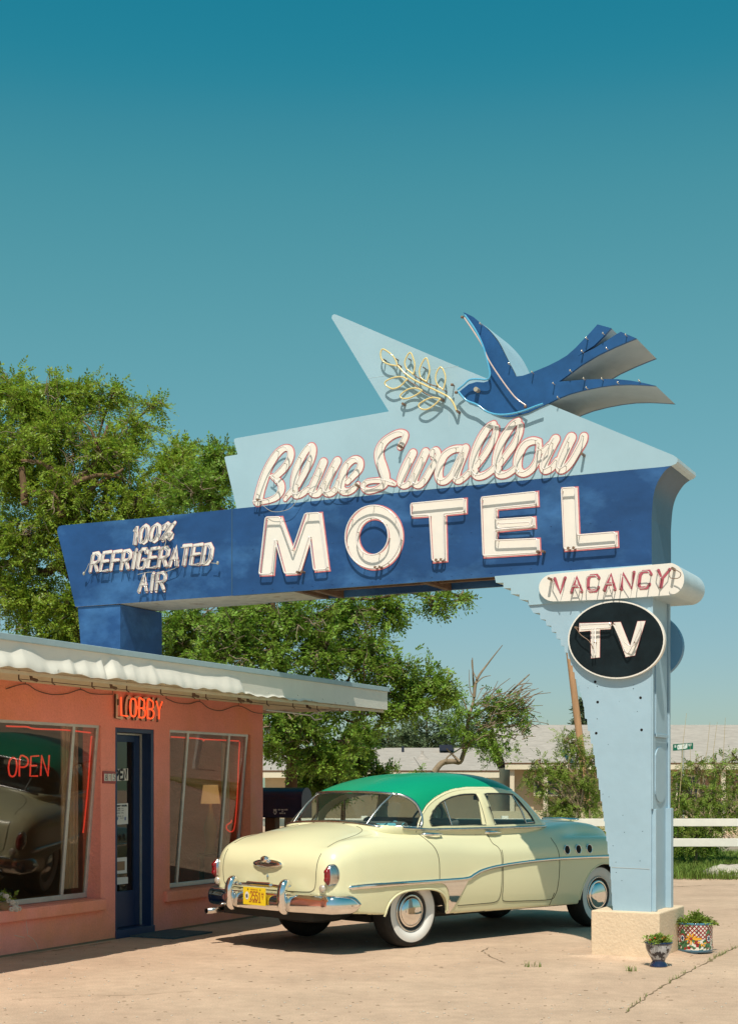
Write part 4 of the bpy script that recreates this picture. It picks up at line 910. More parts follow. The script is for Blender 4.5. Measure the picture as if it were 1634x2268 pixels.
# soffit light string and its hooks
m = MB(); hv = []
for i, px in enumerate([(122,345),(340,352),(600,375),(825,402),(1047,418),(1255,440),(1342,452),(1560,478)]):
    v_ = onU(zc3([px])[0], UF-.05)[0]; hv.append(v_)
for i in range(6): hv.append(hv[7]+.55*(i+1) if hv[7]+.55*(i+1) < VR-.1 else VR-.2)
cab = []
for v_ in hv:
    m.tube([W(UF-.05, v_, 2.475), W(UF-.05, v_, 2.40), W(UF-.035, v_+.02, 2.385)], .006, 6); cab.append(W(UF-.05, v_, 2.405))
m.tube(cab, .0035, 5)
ls = m.build('light_string', 'rust'); tag(ls, 'rusty hooks and cable strung under the roof edge', 'light string')
m = MB()
for px in [(215,355),(735,398),(1275,460),(1565,485)]:
    v_, z_ = onU(zc3([px])[0], UF-.25); m.tube([W(UF-.25, v_-.04, 2.5), W(UF-.25, v_-.02, 2.44), W(UF-.25, v_+.05, 2.43)], .014, 8)
for px in [(60,540),(400,570),(100,530)]:
    v_, z_ = onU(zz(640,1650,900,[px])[0], UF-.25); m.tube([W(UF-.25, v_-.04, 2.5), W(UF-.25, v_-.02, 2.44), W(UF-.25, v_+.05, 2.43)], .014, 8)
build_split(m, 'bulb_socket', 'rust', ls)
m = MB(); ga = [(40,430),(165,398),(240,440),(340,467),(440,460),(525,435),(600,462),(735,465)]; gb = [(1083,492),(1150,520),(1230,528),(1300,512),(1360,555),(1440,572),(1555,540),(1660,585),(1760,590)]
for L in (ga, gb): tubeU(m, zc3(L), UW+.012, .004)
for p in [(165,398),(525,435),(735,465),(1083,492),(1300,512),(1555,540)]:
    a, b = onU(zc3([p])[0], UW+.012); m.tube([W(UW+.012, a, b), W(UW+.012, a, ZS)], .003, 5)
tag(m.build('wall_cable', 'cable'), 'thin cable looping along the top of the salmon wall', 'cable')
m = MB(); zq = lambda P: zz(640,1650,900,P); UQ = UF-.25
tubeU(m, zq([(185,605),(300,617),(410,632)]), UQ, .010, False); tubeU(m, zq([(410,632),(432,655),(468,648),(470,632),(432,618),(412,628)]), UQ, .009, False); tubeU(m, zq([(430,618),(560,600),(690,608)]), UQ-.1, .006, False)
tag(m.build('hanging_tube', 'alu'), 'loose white neon tubing dangling under the far end of the roof', 'neon tube')
# doormat
mt = [onG(p, .0) for p in zc4([(768,878),(1130,899),(1385,856),(1020,838)])]
m = MB(); m.add([p+Vector((0,0,.018)) for p in mt] + [p+Vector((0,0,.001)) for p in mt], [(0,1,2,3),(0,4,5,1),(1,5,6,2),(2,6,7,3),(3,7,4,0)])
tag(m.build('doormat', 'mat_blue'), 'worn blue grey doormat on the pavement before the lobby door', 'doormat')
# ------------------------------------------------------------------ CAR
O_ = Vector((.422, 13.71, 0)); dx_, dy_ = .7206, .6933
CW = .83                                         # centre line to near wheel face
Cc = O_ + Vector((-dy_, dx_, 0))*CW
car = thing('vintage_sedan', 'pale yellow 1950s sedan with a green roof and whitewall tyres parked by the office', 'car', (Cc.x, Cc.y, 0), math.atan2(dy_, dx_))
def sp(x, xs, ys):                               # monotone cubic
    xs = np.array(xs, float); ys = np.array(ys, float); h = np.diff(xs); d = np.diff(ys)/h; mk = np.zeros(len(xs)); mk[0] = d[0]; mk[-1] = d[-1]
    for i in range(1, len(xs)-1): mk[i] = 0 if d[i-1]*d[i] <= 0 else 2*d[i-1]*d[i]/(d[i-1]+d[i])
    x = np.clip(x, xs[0], xs[-1]); i = np.clip(np.searchsorted(xs, x)-1, 0, len(h)-1); t = (x-xs[i])/h[i]
    return (1+2*t)*(1-t)**2*ys[i] + t*(1-t)**2*h[i]*mk[i] + t*t*(3-2*t)*ys[i+1] + t*t*(t-1)*h[i]*mk[i+1]
def smax(a, b, k): h = np.clip(.5+.5*(a-b)/k, 0, 1); return b*(1-h)+a*h + k*h*(1-h)
def smin(a, b, k): return -smax(-a, -b, k)
def bodyF(x, y, z):
    ya = np.sqrt(y*y+1e-6)
    wd = sp(x, [-1.2,-1.0,-.75,-.35,.0,.35,.75,1.2,1.9,2.4,3.0,3.5,3.95], [.78,.87,.915,.925,.92,.905,.89,.888,.888,.895,.90,.86,.72])
    prof = -np.where(z < .62, .38*(.62-z)**2, .0) - np.where(z > .7, .32*(z-.7)**2, 0.)
    g1 = ya - (wd + prof)
    zsh = sp(x, [-1.2,-1.08,-.97,-.80,-.55,-.2,.15,.45,.75,1.05,1.6,2.3,3.0,3.5,3.85], [.84,.93,.985,1.045,1.075,1.085,1.08,1.065,1.04,1.02,1.01,1.005,.995,.96,.83])
    g2 = z - (zsh - .9*np.clip(ya-.72, 0, 1)**2)
    xr = -1.11 + .9*np.clip(ya-.70, 0, 1)**2 + .30*np.clip(z-.72, 0, 1)**2 + .35*np.clip(.62-z, 0, 1)**2
    A = smax(smax(g1, g2, .16), xr - x, .13); A = smax(A, x-3.86, .3)
    yi = sp(x, [-1.2,-.9,-.5,-.1,.3,2.0,2.4,2.9,3.4,3.8], [.62,.675,.715,.755,.800,.800,.725,.56,.46,.34])
    zc = sp(x, [-1.2,-1.05,-.9,-.72,-.5,-.3,0,2.2,2.6,3.0,3.3,3.6,3.85], [.80,.945,1.04,1.115,1.165,1.19,1.19,1.175,1.175,1.165,1.14,1.075,.93])
    hb = ya - (yi - .5*np.clip(z-.95, 0, 1)**2)
    g3 = z - (zc - .15*ya*ya)
    B = smax(smax(hb, g3, .12), (-1.075 + .14*ya*ya + .30*np.clip(z-.62, 0, 1)**2 + .25*np.clip(.7-z, 0, 1)**2) - x, .10); B = smax(B, x-3.9, .3)
    f = smin(A, B, .055)
    zb_ = sp(x, [-1.2,-.9,-.5,.3,2.5,3.9], [.41,.38,.345,.295,.272,.31])
    f = smax(f, zb_ - z, .03)
    r1 = (np.abs(x/.435)**3.2 + np.abs(np.clip(z-.30, 0, 9)/.262)**2.6)
    a1 = (r1**.36-1)*.30; a1 = np.where(z < .30, (np.abs(x/.435)-1)*.435*.8, a1)
    r2 = np.sqrt((x-2.93)**2 + (np.clip(z-.30, -9, 9)*1.02)**2) - .405
    arch = np.minimum(a1, r2)
    well = smax(arch, .60-ya, .05)
    return smax(f, -well, .018)
# surface nets
hs_ = .0175; X0, X1, Y0, Y1, Z0, Z1 = -1.26, 4.02, -1.0, 1.0, .20, 1.30
xs = np.arange(X0, X1, hs_); ys = np.arange(Y0, Y1+hs_, hs_); ys = ys-(ys[0]+ys[-1])/2; zs = np.arange(Z0, Z1, hs_)
gx, gy, gz = np.meshgrid(xs, ys, zs, indexing='ij'); Fv = bodyF(gx, gy, gz); ins = Fv < 0
nx, ny, nz3 = Fv.shape
acc = np.zeros((nx-1, ny-1, nz3-1, 3)); cnt = np.zeros((nx-1, ny-1, nz3-1))
corner = [(i, j, k) for i in (0, 1) for j in (0, 1) for k in (0, 1)]
for a in range(3):
    for b_ in (0, 1):
        for c_ in (0, 1):
            o0 = [0, 0, 0]; o1 = [0, 0, 0]; oth = [q for q in range(3) if q != a]; o0[oth[0]] = o1[oth[0]] = b_; o0[oth[1]] = o1[oth[1]] = c_; o1[a] = 1
            sl0 = tuple(slice(o, o+n-1) for o, n in zip(o0, Fv.shape)); sl1 = tuple(slice(o, o+n-1) for o, n in zip(o1, Fv.shape))
            f0 = Fv[sl0]; f1 = Fv[sl1]; cr_ = (f0 < 0) != (f1 < 0); t = np.where(cr_, f0/(f0-f1+1e-12), 0)
            p = np.array(o0, float)[None, None, None, :] + np.zeros(f0.shape+(3,)); p[..., a] += t
            acc += p*cr_[..., None]; cnt += cr_
act = cnt > 0; idx = -np.ones(act.shape, int); idx[act] = np.arange(act.sum())
ii = np.argwhere(act); vv = (ii + acc[act]/cnt[act][:, None])*hs_ + np.array([xs[0], ys[0], zs[0]])
def grad(P, e=.002):
    g_ = np.zeros_like(P)
    for a in range(3):
        d = np.zeros(3); d[a] = e; g_[:, a] = (bodyF(*(P+d).T) - bodyF(*(P-d).T))/(2*e)
    return g_
for it in range(3):
    f = bodyF(*vv.T); g_ = grad(vv); st = (f/np.maximum((g_**2).sum(1), .05))[:, None]*g_; vv = vv - np.clip(st, -.01, .01)
nrm = grad(vv, .004); nrm /= np.linalg.norm(nrm, axis=1)[:, None]+1e-9
faces = []
for a in range(3):
    sl0 = [slice(1, -1)]*3; sl1 = [slice(1, -1)]*3; sl0[a] = slice(0, -1); sl1[a] = slice(1, None)
    e0 = ins[tuple(sl0)]; e1 = ins[tuple(sl1)]; q = np.argwhere(e0 != e1); b1, c1 = [(1, 2), (2, 0), (0, 1)][a]
    base = q + np.array([0 if k == a else 1 for k in range(3)])
    def cell(db, dc):
        z_ = base.copy(); z_[:, b1] -= db; z_[:, c1] -= dc; return idx[z_[:, 0], z_[:, 1], z_[:, 2]]
    Q = np.stack([cell(0, 0), cell(1, 0), cell(1, 1), cell(0, 1)], 1); fl = ~e0[tuple(q.T)]
    Q[fl] = Q[fl][:, ::-1]; faces.append(Q[(Q >= 0).all(1)])
faces = np.concatenate(faces)
fc = vv[faces].mean(1); fn_ = nrm[faces].mean(1)
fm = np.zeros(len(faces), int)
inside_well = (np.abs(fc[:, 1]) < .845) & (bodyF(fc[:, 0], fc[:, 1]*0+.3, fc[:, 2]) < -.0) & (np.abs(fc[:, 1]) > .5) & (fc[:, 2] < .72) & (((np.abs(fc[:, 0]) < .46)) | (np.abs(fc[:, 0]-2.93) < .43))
fm[inside_well] = 1; fm[(fn_[:, 2] < -.8)] = 1  # wheel wells coloured dark, standing in for the shade inside; underside dark too
# cabin floor inside greenhouse is trimmed dark
LV = [(1.035,-.345,2.38,.758,8,4.0),(1.13,-.36,2.40,.778,8,4.0),(1.20,-.315,2.34,.768,7.4,3.8),(1.30,-.23,2.24,.748,6.4,3.5),(1.40,-.135,2.14,.722,5.6,3.2),(1.48,-.045,2.03,.685,4.8,3.0),(1.55,.09,1.92,.62,3.8,2.8),(1.605,.27,1.80,.53,3.2,2.6),(1.645,.47,1.66,.42,2.8,2.4),(1.668,.72,1.50,.29,2.3,2.2),(1.680,1.0,1.3,.12,2,2)]
GC = 1.05
def gh_level(t):                                  # t 0..1 -> params
    n = len(LV)-1; T_ = np.linspace(0, 1, n+1); return [float(sp(np.array([t]), T_, [L[k] for L in LV])[0]) for k in range(6)]
LZ = [L[0] for L in LV]
def gh_at_z(z): return [float(sp(np.array([z]), LZ, [L[k] for L in LV])[0]) for k in range(1, 6)]
def gh_pt(par, th):                               # th 0 = rear centre, pi = front centre ; + = near side (y<0)
    zr, xr, xf, b, nr, nf = par; c, s_ = math.cos(th), math.sin(th); n = nr if c > 0 else nf; a = (GC-xr) if c > 0 else (xf-GC)
    return (GC - math.copysign(abs(c)**(2/n), c)*a, -math.copysign(abs(s_)**(2/n), s_)*b, zr)
def gh_y(x, z):                                   # half width on the glasshouse
    xr, xf, b, nr, nf = gh_at_z(z); a, n = ((GC-xr), nr) if x < GC else ((xf-GC), nf)
    return b*max(0., 1-abs((x-GC)/a)**n)**(1/n)
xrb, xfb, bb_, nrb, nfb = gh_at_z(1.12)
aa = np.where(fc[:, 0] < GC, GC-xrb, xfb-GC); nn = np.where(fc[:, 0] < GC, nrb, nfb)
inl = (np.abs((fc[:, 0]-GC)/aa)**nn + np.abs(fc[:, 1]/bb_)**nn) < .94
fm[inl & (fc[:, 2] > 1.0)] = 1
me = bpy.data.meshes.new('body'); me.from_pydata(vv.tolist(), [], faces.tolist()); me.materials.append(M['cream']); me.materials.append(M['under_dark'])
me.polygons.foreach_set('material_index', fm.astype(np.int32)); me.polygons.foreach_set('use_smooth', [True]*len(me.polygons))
me.normals_split_custom_set_from_vertices(nrm.tolist())
body = bpy.data.objects.new('body', me); COL.objects.link(body); body.parent = car
def ysurf(x, z, lo=.3, hi=1.05):
    a, b = hi, lo; N = 60; yy = np.linspace(hi, lo, N); f = bodyF(np.full(N, x), yy, np.full(N, z)); k = np.argmax(f < 0)
    if not (f < 0).any(): return hi*.8
    if k == 0: return hi
    return yy[k-1] + (yy[k]-yy[k-1])*f[k-1]/(f[k-1]-f[k])
def zsurf(x, y):
    zz_ = np.linspace(1.3, .5, 90); f = bodyF(np.full(90, x), np.full(90, y), zz_); k = max(1, int(np.argmax(f < 0))); return zz_[k-1] + (zz_[k]-zz_[k-1])*f[k-1]/(f[k-1]-f[k])
def xsurf(y, z):
    q = np.linspace(-1.3, .5, 120); f = bodyF(q, np.full(120, y), np.full(120, z)); k = max(1, int(np.argmax(f < 0))); return q[k-1] + (q[k]-q[k-1])*f[k-1]/(f[k-1]-f[k])
def side_line(pts, off=0., n=6):                  # (x,z) pts -> 3-D on both sides
    q = catmull(pts, n); return [(p[0], ysurf(p[0], p[1])+off, p[1]) for p in q]
def both(fnc):
    for s_ in (-1, 1): fnc(s_)
def mir(P, s_): return [(p[0], p[1]*s_, p[2]) for p in P]
# gaps
gp = MB()
for L in ([(.11,1.115),(.17,1.03),(.24,.95),(.28,.85),(.285,.72),(.285,.62)], [(1.13,1.115),(1.14,.98),(1.20,.93),(1.225,.86),(1.225,.72),(1.22,.50),(1.20,.41),(1.14,.375),(.95,.37),(.58,.372)],
          [(1.245,.90),(1.245,.55),(1.25,.42),(1.30,.375),(1.6,.362),(2.02,.352),(2.10,.40),(2.13,.50),(2.15,.77),(2.11,1.0)], [(2.03,.29),(2.08,.42)]):
    for s_ in (-1, 1): gp.tube(mir(side_line(L, .0005), s_), .0038, 6)
for s_ in (-1, 1):
    tr = [(-.36,.42),(-.39,.52),(-.46,.60),(-.58,.65),(-.74,.675),(-.88,.68),(-.97,.68)]
    P = [(x, s_*y, zsurf(x, y)+.0005) for x, y in [(p[0], p[1]) for p in catmull(tr, 5)]]
    rz = catmull([(.682,.93),(.682,.86),(.68,.72),(.665,.62),(.62,.585),(.54,.575),(.3,.57),(0,.568)], 5)
    P2 = [(xsurf(p[0], p[1])-.0005, s_*p[0], p[1]) for p in rz]; gp.tube(P, .003, 6); gp.tube(P2, .0036, 6)
P = [(-.335+.0*y, y, zsurf(-.36, y)) for y in (-.5, 0, .5)]
build_split(gp, 'panel_gap', 'gap', body, local=True)
# chrome spears
for s_ in (-1, 1):
    m = MB(); A_ = [(-.905,.612),(-.86,.622),(-.66,.628),(-.26,.632),(.26,.630),(.68,.632),(.80,.665),(.91,.700),(1.15,.735),(1.63,.765),(2.12,.778),(2.55,.778),(3.0,.772),(3.5,.76)]
    P = mir(side_line(A_, .008, 8), s_); n = len(P); rs = [min(.024, .008+.9*abs(p[0]+.905)) if p[0] < -.5 else .021-.004*min(1, max(0, (p[0]-.6))) for p in P]
    m.tube(P, rs, 10, 0, flat=.6); m.build('chrome_spear', 'chrome', car, local=True)
    m = MB(); Lb = [(.27,.612),(.36,.59),(.415,.52),(.432,.42),(.36,.305)]; Rb = [(.72,.628),(.665,.555),(.60,.47),(.535,.385),(.46,.300)]
    Lc = catmull(Lb, 4); Rc = catmull(Rb, 4); vs = []; nR = 7
    for a_, b_ in zip(Lc, Rc):
        for k in range(nR): q = a_+(b_-a_)*k/(nR-1); vs.append((q[0], s_*(ysurf(q[0], q[1])+.007), q[1]))
    m.add(vs, [(i*nR+k, i*nR+k+1, (i+1)*nR+k+1, (i+1)*nR+k) for i in range(len(Lc)-1) for k in range(nR-1)], 0, True); m.build('stone_guard', 'chrome', car, local=True)
    # belt moulding
    m = MB(); bl = []
    for q in np.linspace(-.30, 2.22, 60):
        z_ = sp(np.array([q]), [-.3,.1,.3,1.2,2.3], [1.165,1.135,1.123,1.12,1.118])[0]; bl.append((q, s_*(gh_y(q, z_)+.016), z_-.0)) if q > -.1 else None
    # around the back
    m.tube(bl, .014, 8, 0); m.build('belt_moulding', 'chrome_dull', car, local=True)
    # arch lips
    m = MB(); th = np.linspace(0, math.pi, 40)
    L1 = [(-.435*math.copysign(abs(math.cos(t))**(2/3.0), math.cos(t)), .30+.262*abs(math.sin(t))**(2/2.6)) for t in th]
    L1 = [(-.44, .33)] + [p for p in L1 if .34 < p[1]] + [(.44, .33)]
    m.tube([(p[0], s_*(ysurf(p[0]*1.04, p[1]+.02)-.006), p[1]) for p in L1], .012, 8, 0)
    L2 = [(2.93-.405*math.cos(t), .30+.40*math.sin(t)) for t in np.linspace(.05, math.pi-.05, 30)]
    m.tube([(p[0], s_*(ysurf(2.93+(p[0]-2.93)*1.05, p[1]+.02)-.006), p[1]) for p in L2], .010, 8, 0); build_split(m, 'arch_lip', 'cream', body, local=True)
    # portholes
    for q in (2.285, 2.475, 2.665):
        m = MB(); y_ = ysurf(q, .865); m.lathe([(.052,0),(.053,.006),(.049,.010),(.043,.008),(.042,-.004)], (q, s_*y_, .868), (0, s_, .12), 20, 0); m.lathe([(.0,.0055),(.043,.0055)], (q, s_*y_, .868), (0, s_, .12), 16, 1)
        m.build('porthole', ['chrome', 'hole'], car, local=True)
    # door handles
    for q in (.20, 1.11):
        y_ = ysurf(q+.08, 1.07); m = MB(); m.tube([(q-.02, s_*(y_-.02), 1.078), (q, s_*(y_+.038), 1.080), (q+.09, s_*(y_+.045), 1.078), (q+.20, s_*(y_+.034), 1.076), (q+.215, s_*(y_+.005), 1.076)], [.022,.020,.014,.013,.010], 8)
        m.ellipsoid((q+.005, s_*(y_+.02), 1.078), (.03, .022, .02)); m.build('door_handle', 'chrome', car, local=True)
# greenhouse skin
NT, NL = 520, 150
ztop_c = catmull([(.04,1.464),(.075,1.45),(.115,1.425),(.155,1.385),(.180,1.335),(.195,1.27),(.192,1.21),(.172,1.165),(.145,1.14)], 8)   # rear glass side edge
ztx = [p[0] for p in ztop_c]; ztz = [p[1] for p in ztop_c]
RW = [(0.045,1.47),(.09,1.456)]+ztop_c
wr_ = [(.305,1.155),(.292,1.20),(.322,1.26),(.395,1.33),(.505,1.39),(.66,1.435),(.82,1.458),(1.00,1.465),(1.04,1.45),(1.055,1.40),(1.085,1.25),(1.10,1.152)]
wf_ = [(1.235,1.152),(1.205,1.30),(1.17,1.44),(1.185,1.465),(1.30,1.470),(1.62,1.462),(1.70,1.43),(1.80,1.33),(1.885,1.23),(1.915,1.165),(1.90,1.152)]
wr_ = [tuple(p) for p in catmull(wr_, 4)]; wf_ = [tuple(p) for p in catmull(wf_, 4)]
door_edge = [(.090,1.10),(.115,1.17),(.160,1.24),(.225,1.31),(.31,1.375),(.425,1.43),(.58,1.48),(.75,1.512),(.95,1.528),(1.2,1.532),(1.45,1.522),(1.62,1.495),(1.74,1.445),(1.86,1.36),(1.97,1.25),(2.05,1.16),(2.08,1.10)]
door_edge = [tuple(p) for p in catmull(door_edge, 4)]
def inpoly(P, x, y):
    c = np.zeros(x.shape, bool); n = len(P)
    for i in range(n):
        x1, y1 = P[i]; x2, y2 = P[(i+1) % n]; cond = ((y1 > y) != (y2 > y)) & (x < (x2-x1)*(y-y1)/((y2-y1) if y2 != y1 else 1e-9)+x1); c ^= cond
    return c
tl = np.linspace(0, 1, NL)**.9; gv = []
for t in tl:
    par = gh_level(t)
    for k in range(NT): gv.append(gh_pt(par, 2*math.pi*k/NT))
gv.append((1.15, 0, 1.682)); gv = np.array(gv)
gf = np.array([(i*NT+k, i*NT+(k+1) % NT, (i+1)*NT+(k+1) % NT, (i+1)*NT+k) for i in range(NL-1) for k in range(NT)])
cx_ = gv[gf].mean(1); X, Yc, Zc = cx_[:, 0], np.abs(cx_[:, 1]), cx_[:, 2]
kind = np.zeros(len(gf), int)                     # 0 green roof, 1 cream frame, 2 glass, 3 dropped
de = inpoly(door_edge + [(2.08,1.0),(.15,1.0)], X, Zc); kind[de & (Yc > .35)] = 1
kind[(inpoly(wr_, X, Zc) | inpoly(wf_, X, Zc)) & (Yc > .35)] = 2
rwp = [(-.6,1.18),(-.6,1.475),(.05,1.475)] + [(a, b) for a, b in zip(ztx, ztz)] + [(.15,1.135),(-.05,1.15),(-.25,1.17)]
kind[inpoly(rwp, X, Zc)] = 2
# windscreen: ahead of the A pillars
apx = np.interp(Zc, [1.10,1.16,1.25,1.36,1.445,1.50], [2.12,2.09,2.01,1.90,1.78,1.70]); ws = (X > apx+.03) & (Zc > 1.17) & (Zc < 1.50); kind[ws] = 2
rim = (X > 1.5) & (Zc < 1.17) & ~de; kind[rim] = 1; kind[(X < .2) & (Zc < 1.2) & (kind == 0)] = 1
kind[(X > 1.6) & (Zc < 1.50) & (kind == 0)] = 1
def submesh(name, sel, mname, parent, off=0.):
    used = np.unique(gf[sel]); mp_ = {int(u): i for i, u in enumerate(used)}; m = MB()
    m.v = [tuple(p) for p in gv[used]]
    for f in gf[sel]: m.f.append([mp_[int(q)] for q in f]); m.m.append(0); m.sm.append(True)
    if name == 'roof':
        b0 = len(m.v); m.v.append((1.15, 0, 1.682))
        for k in range(NT):
            a_, b_ = (NL-1)*NT+k, (NL-1)*NT+(k+1) % NT
            if a_ in mp_ and b_ in mp_: m.f.append([mp_[a_], mp_[b_], b0]); m.m.append(0); m.sm.append(True)
    return m.build(name, mname, parent, local=True)
roof = submesh('roof', kind == 0, 'green_roof', car)
pil = submesh('window_frames', kind == 1, 'cream', car)
sol = pil.modifiers.new('solid', 'SOLIDIFY'); sol.thickness = .02; sol.offset = 0
sol = roof.modifiers.new('solid', 'SOLIDIFY'); sol.thickness = .015; sol.offset = 0
submesh('window_glass', kind == 2, 'car_glass', car)
def gh_line(P, s_, off=.004): return [(p[0], s_*(gh_y(p[0], p[1])+off), p[1]) for p in P]
for s_ in (-1, 1):
    m = MB(); m.tube(gh_line(wr_, s_), .0085, 6, 0, True); m.tube(gh_line(wf_, s_), .0085, 6, 0, True); build_split(m, 'window_rubber', 'dark_trim', car, local=True)
    m = MB(); m.tube(gh_line(door_edge, s_, .004), .007, 6, 0); m.build('door_edge', 'gap', car, local=True)
    m = MB(); m.tube(gh_line([(p[0], p[1]-.014) for p in door_edge if p[1] > 1.14], s_, .007), .009, 6, 0); m.build('rain_gutter', 'cream', car, local=True)
    m = MB(); m.tube(gh_line([(.60,1.155),(.548,1.395)], s_, .0), .009, 6); m.tube(gh_line([(1.765,1.155),(1.725,1.30),(1.665,1.455)], s_, .0), .009, 6); m.tube(gh_line([(1.765,1.165),(1.90,1.168)], s_, .004), .009, 6); build_split(m, 'vent_bar', 'chrome_dull', car, local=True)
    m = MB(); m.tube(gh_line([(1.125,1.115),(1.11,1.25),(1.08,1.40),(1.045,1.53)], s_, .003), .004, 6); m.build('door_gap', 'gap', car, local=True)
# rear glass surround, dividers
m = MB()
loop = [(.045,1.475)]; P = []
def rear_pt(y, z):                                 # point on rear glass
    xr, xf, b, nr, nf = gh_at_z(z); return (GC-(GC-xr)*max(0., 1-abs(y/b)**nr)**(1/nr), y, z)
half = [rear_pt(y, sp(np.array([y]), [0,.2,.4,.52,.6], [1.486,1.484,1.478,1.470,1.455])[0]) for y in np.linspace(0, .58, 16)]
half += [(x, gh_y(x, z), z) for x, z in zip(ztx, ztz) if x > half[-1][0]+.005 or z < 1.40]
botm = [rear_pt(y, sp(np.array([y]), [0,.3,.5,.6,.7], [1.195,1.188,1.176,1.165,1.15])[0]) for y in np.linspace(.66, 0, 18)]
full = half + botm; loop = [(p[0]-.006, p[1]*1.006, p[2]+.002) for p in full]; loop = loop[:-1] + [(p[0], -p[1], p[2]) for p in loop[::-1]][:-1]
m.tube(loop, .0155, 8, 0, True)
for s_ in (-1, 1): m.tube([tuple(Vector(rear_pt(s_*y, z))+Vector((-.006, 0, .003))) for y, z in ((.53,1.172),(.535,1.26),(.54,1.36),(.545,1.47))], .0115, 8)
m.build('rear_window_trim', 'chrome_dull', car, local=True)
# interior
m = MB(); m.box((.80, 0, 1.10), (.16, 1.28, .24)); m.box((-.02, 0, 1.04), (.5, 1.1, .17)); m.build('front_seat', 'seat_cloth', car, local=True, bevel=.04)
m = MB(); m.box((.12, 0, 1.13), (.14, 1.20, .14)); m.build('rear_seat', 'seat_cloth', car, local=True, bevel=.04)
m = MB(); m.box((1.86, 0, 1.10), (.26, 1.30, .15)); m.build('dashboard', 'interior', car, local=True, bevel=.04)
m = MB(); cw = Vector((1.42, .36, 1.17)); ax = Vector((-.85, 0, .5)).normalized(); xx = ax.orthogonal().normalized(); yy_ = ax.cross(xx)
m.tube([cw + xx*(.215*math.cos(t)) + yy_*(.215*math.sin(t)) for t in np.linspace(0, 2*math.pi, 30)[:-1]], .012, 8, 0, True)
m.tube([cw + xx*(.14*math.cos(t)) + yy_*(.14*math.sin(t)) for t in np.linspace(0, 2*math.pi, 24)[:-1]], .006, 6, 1, True)
for a in (0.3, 2.4, 4.4): m.tube([cw, cw + xx*(.215*math.cos(a)) + yy_*(.215*math.sin(a))], .008, 6)
m.tube([cw, cw - ax*.4], .02, 8); m.build('steering_wheel', ['dark_trim', 'chrome'], car, local=True)
m = MB(); m.box((1.90, 0, 1.42), (.02, .2, .05)); m.tube([(1.90, 0, 1.42), (1.97, 0, 1.50)], .006, 6); m.build('rear_mirror', 'dark_trim', car, local=True, bevel=.008)
m = MB(); vs = []; n1, n2 = 46, 12
for i in range(n1):
    for j in range(n2):
        y = -.60 + 1.05*i/(n1-1); q = j/(n2-1); x = -.07 + .20*q + .14*abs(y)**2*1.6
        hgt = .028+.030*math.exp(-((y+.48)/.10)**2) + .010*math.sin(i*.9+j*1.3) + .010*math.sin(i*.37-j*.9)
        vs.append((x, y, 1.135 + hgt*math.sin(math.pi*min(max(q, .03), .97))**.4))
m.add(vs, [(i*n2+j, (i+1)*n2+j, (i+1)*n2+j+1, i*n2+j+1) for i in range(n1-1) for j in range(n2-1)], 0, True); tw = m.build('folded_towel', 'towel', None)
tw.location = (Cc.x, Cc.y, 0); tw.rotation_euler = (0, 0, math.atan2(dy_, dx_)); tag(tw, 'rumpled turquoise towel on the rear shelf inside the yellow sedan', 'towel')
m = MB(); m.tube([(1.55, .45, 1.62), (1.35, .48, 1.86)], [.004, .002], 6); m.build('antenna', 'dark_trim', car, local=True)
# tail lamps
for s_ in (-1, 1):
    c = Vector((-1.03, s_*.822, .735)); m = MB()
    m.ellipsoid(c, (.085, .054, .108), None, 0, 28, 18)
    m.ellipsoid(c+Vector((-.030, 0, 0)), (.062, .050, .104), None, 0, 28, 18)
    hl = m.build('lamp_housing', 'chrome_dull', car, local=True)
    m = MB(); m.ellipsoid(c+Vector((-.062, s_*.002, -.002)), (.036, .038, .084), None, 0, 24, 16)
    for dz in (.034, -.038): m.ellipsoid(c+Vector((-.078, s_*.002, dz)), (.027, .030, .029), None, 0, 18, 12)
    m.build('tail_lamp', 'red_lens', hl, local=True)
    m = MB(); cr2 = Vector((xsurf(.77, .62)-.018, s_*.77, .618)); m.ellipsoid(cr2, (.028, .038, .038), None, 0, 18, 12); m.build('reversing_lamp', 'lens_clear', car, local=True)
# trunk handle and badge
m = MB(); xh = xsurf(0, .83); m.ellipsoid((xh-.012, 0, .812), (.035, .215, .045), None, 0, 32, 14); m.box((xh-.04, 0, .849), (.05, .09, .05)); m.ellipsoid((xh-.045, 0, .855), (.036, .052, .034)); m.build('boot_handle', 'chrome', car, local=True, bevel=.01)
m = MB(); xh = xsurf(0, .71); m.add([(xh-.004, 0, .725), (xh-.004, .016, .692), (xh-.004, 0, .658), (xh-.004, -.016, .692), (xh-.016, 0, .692)], [(0,1,4),(1,2,4),(2,3,4),(3,0,4)]); m.build('lock_badge', 'chrome_dull', car, local=True)
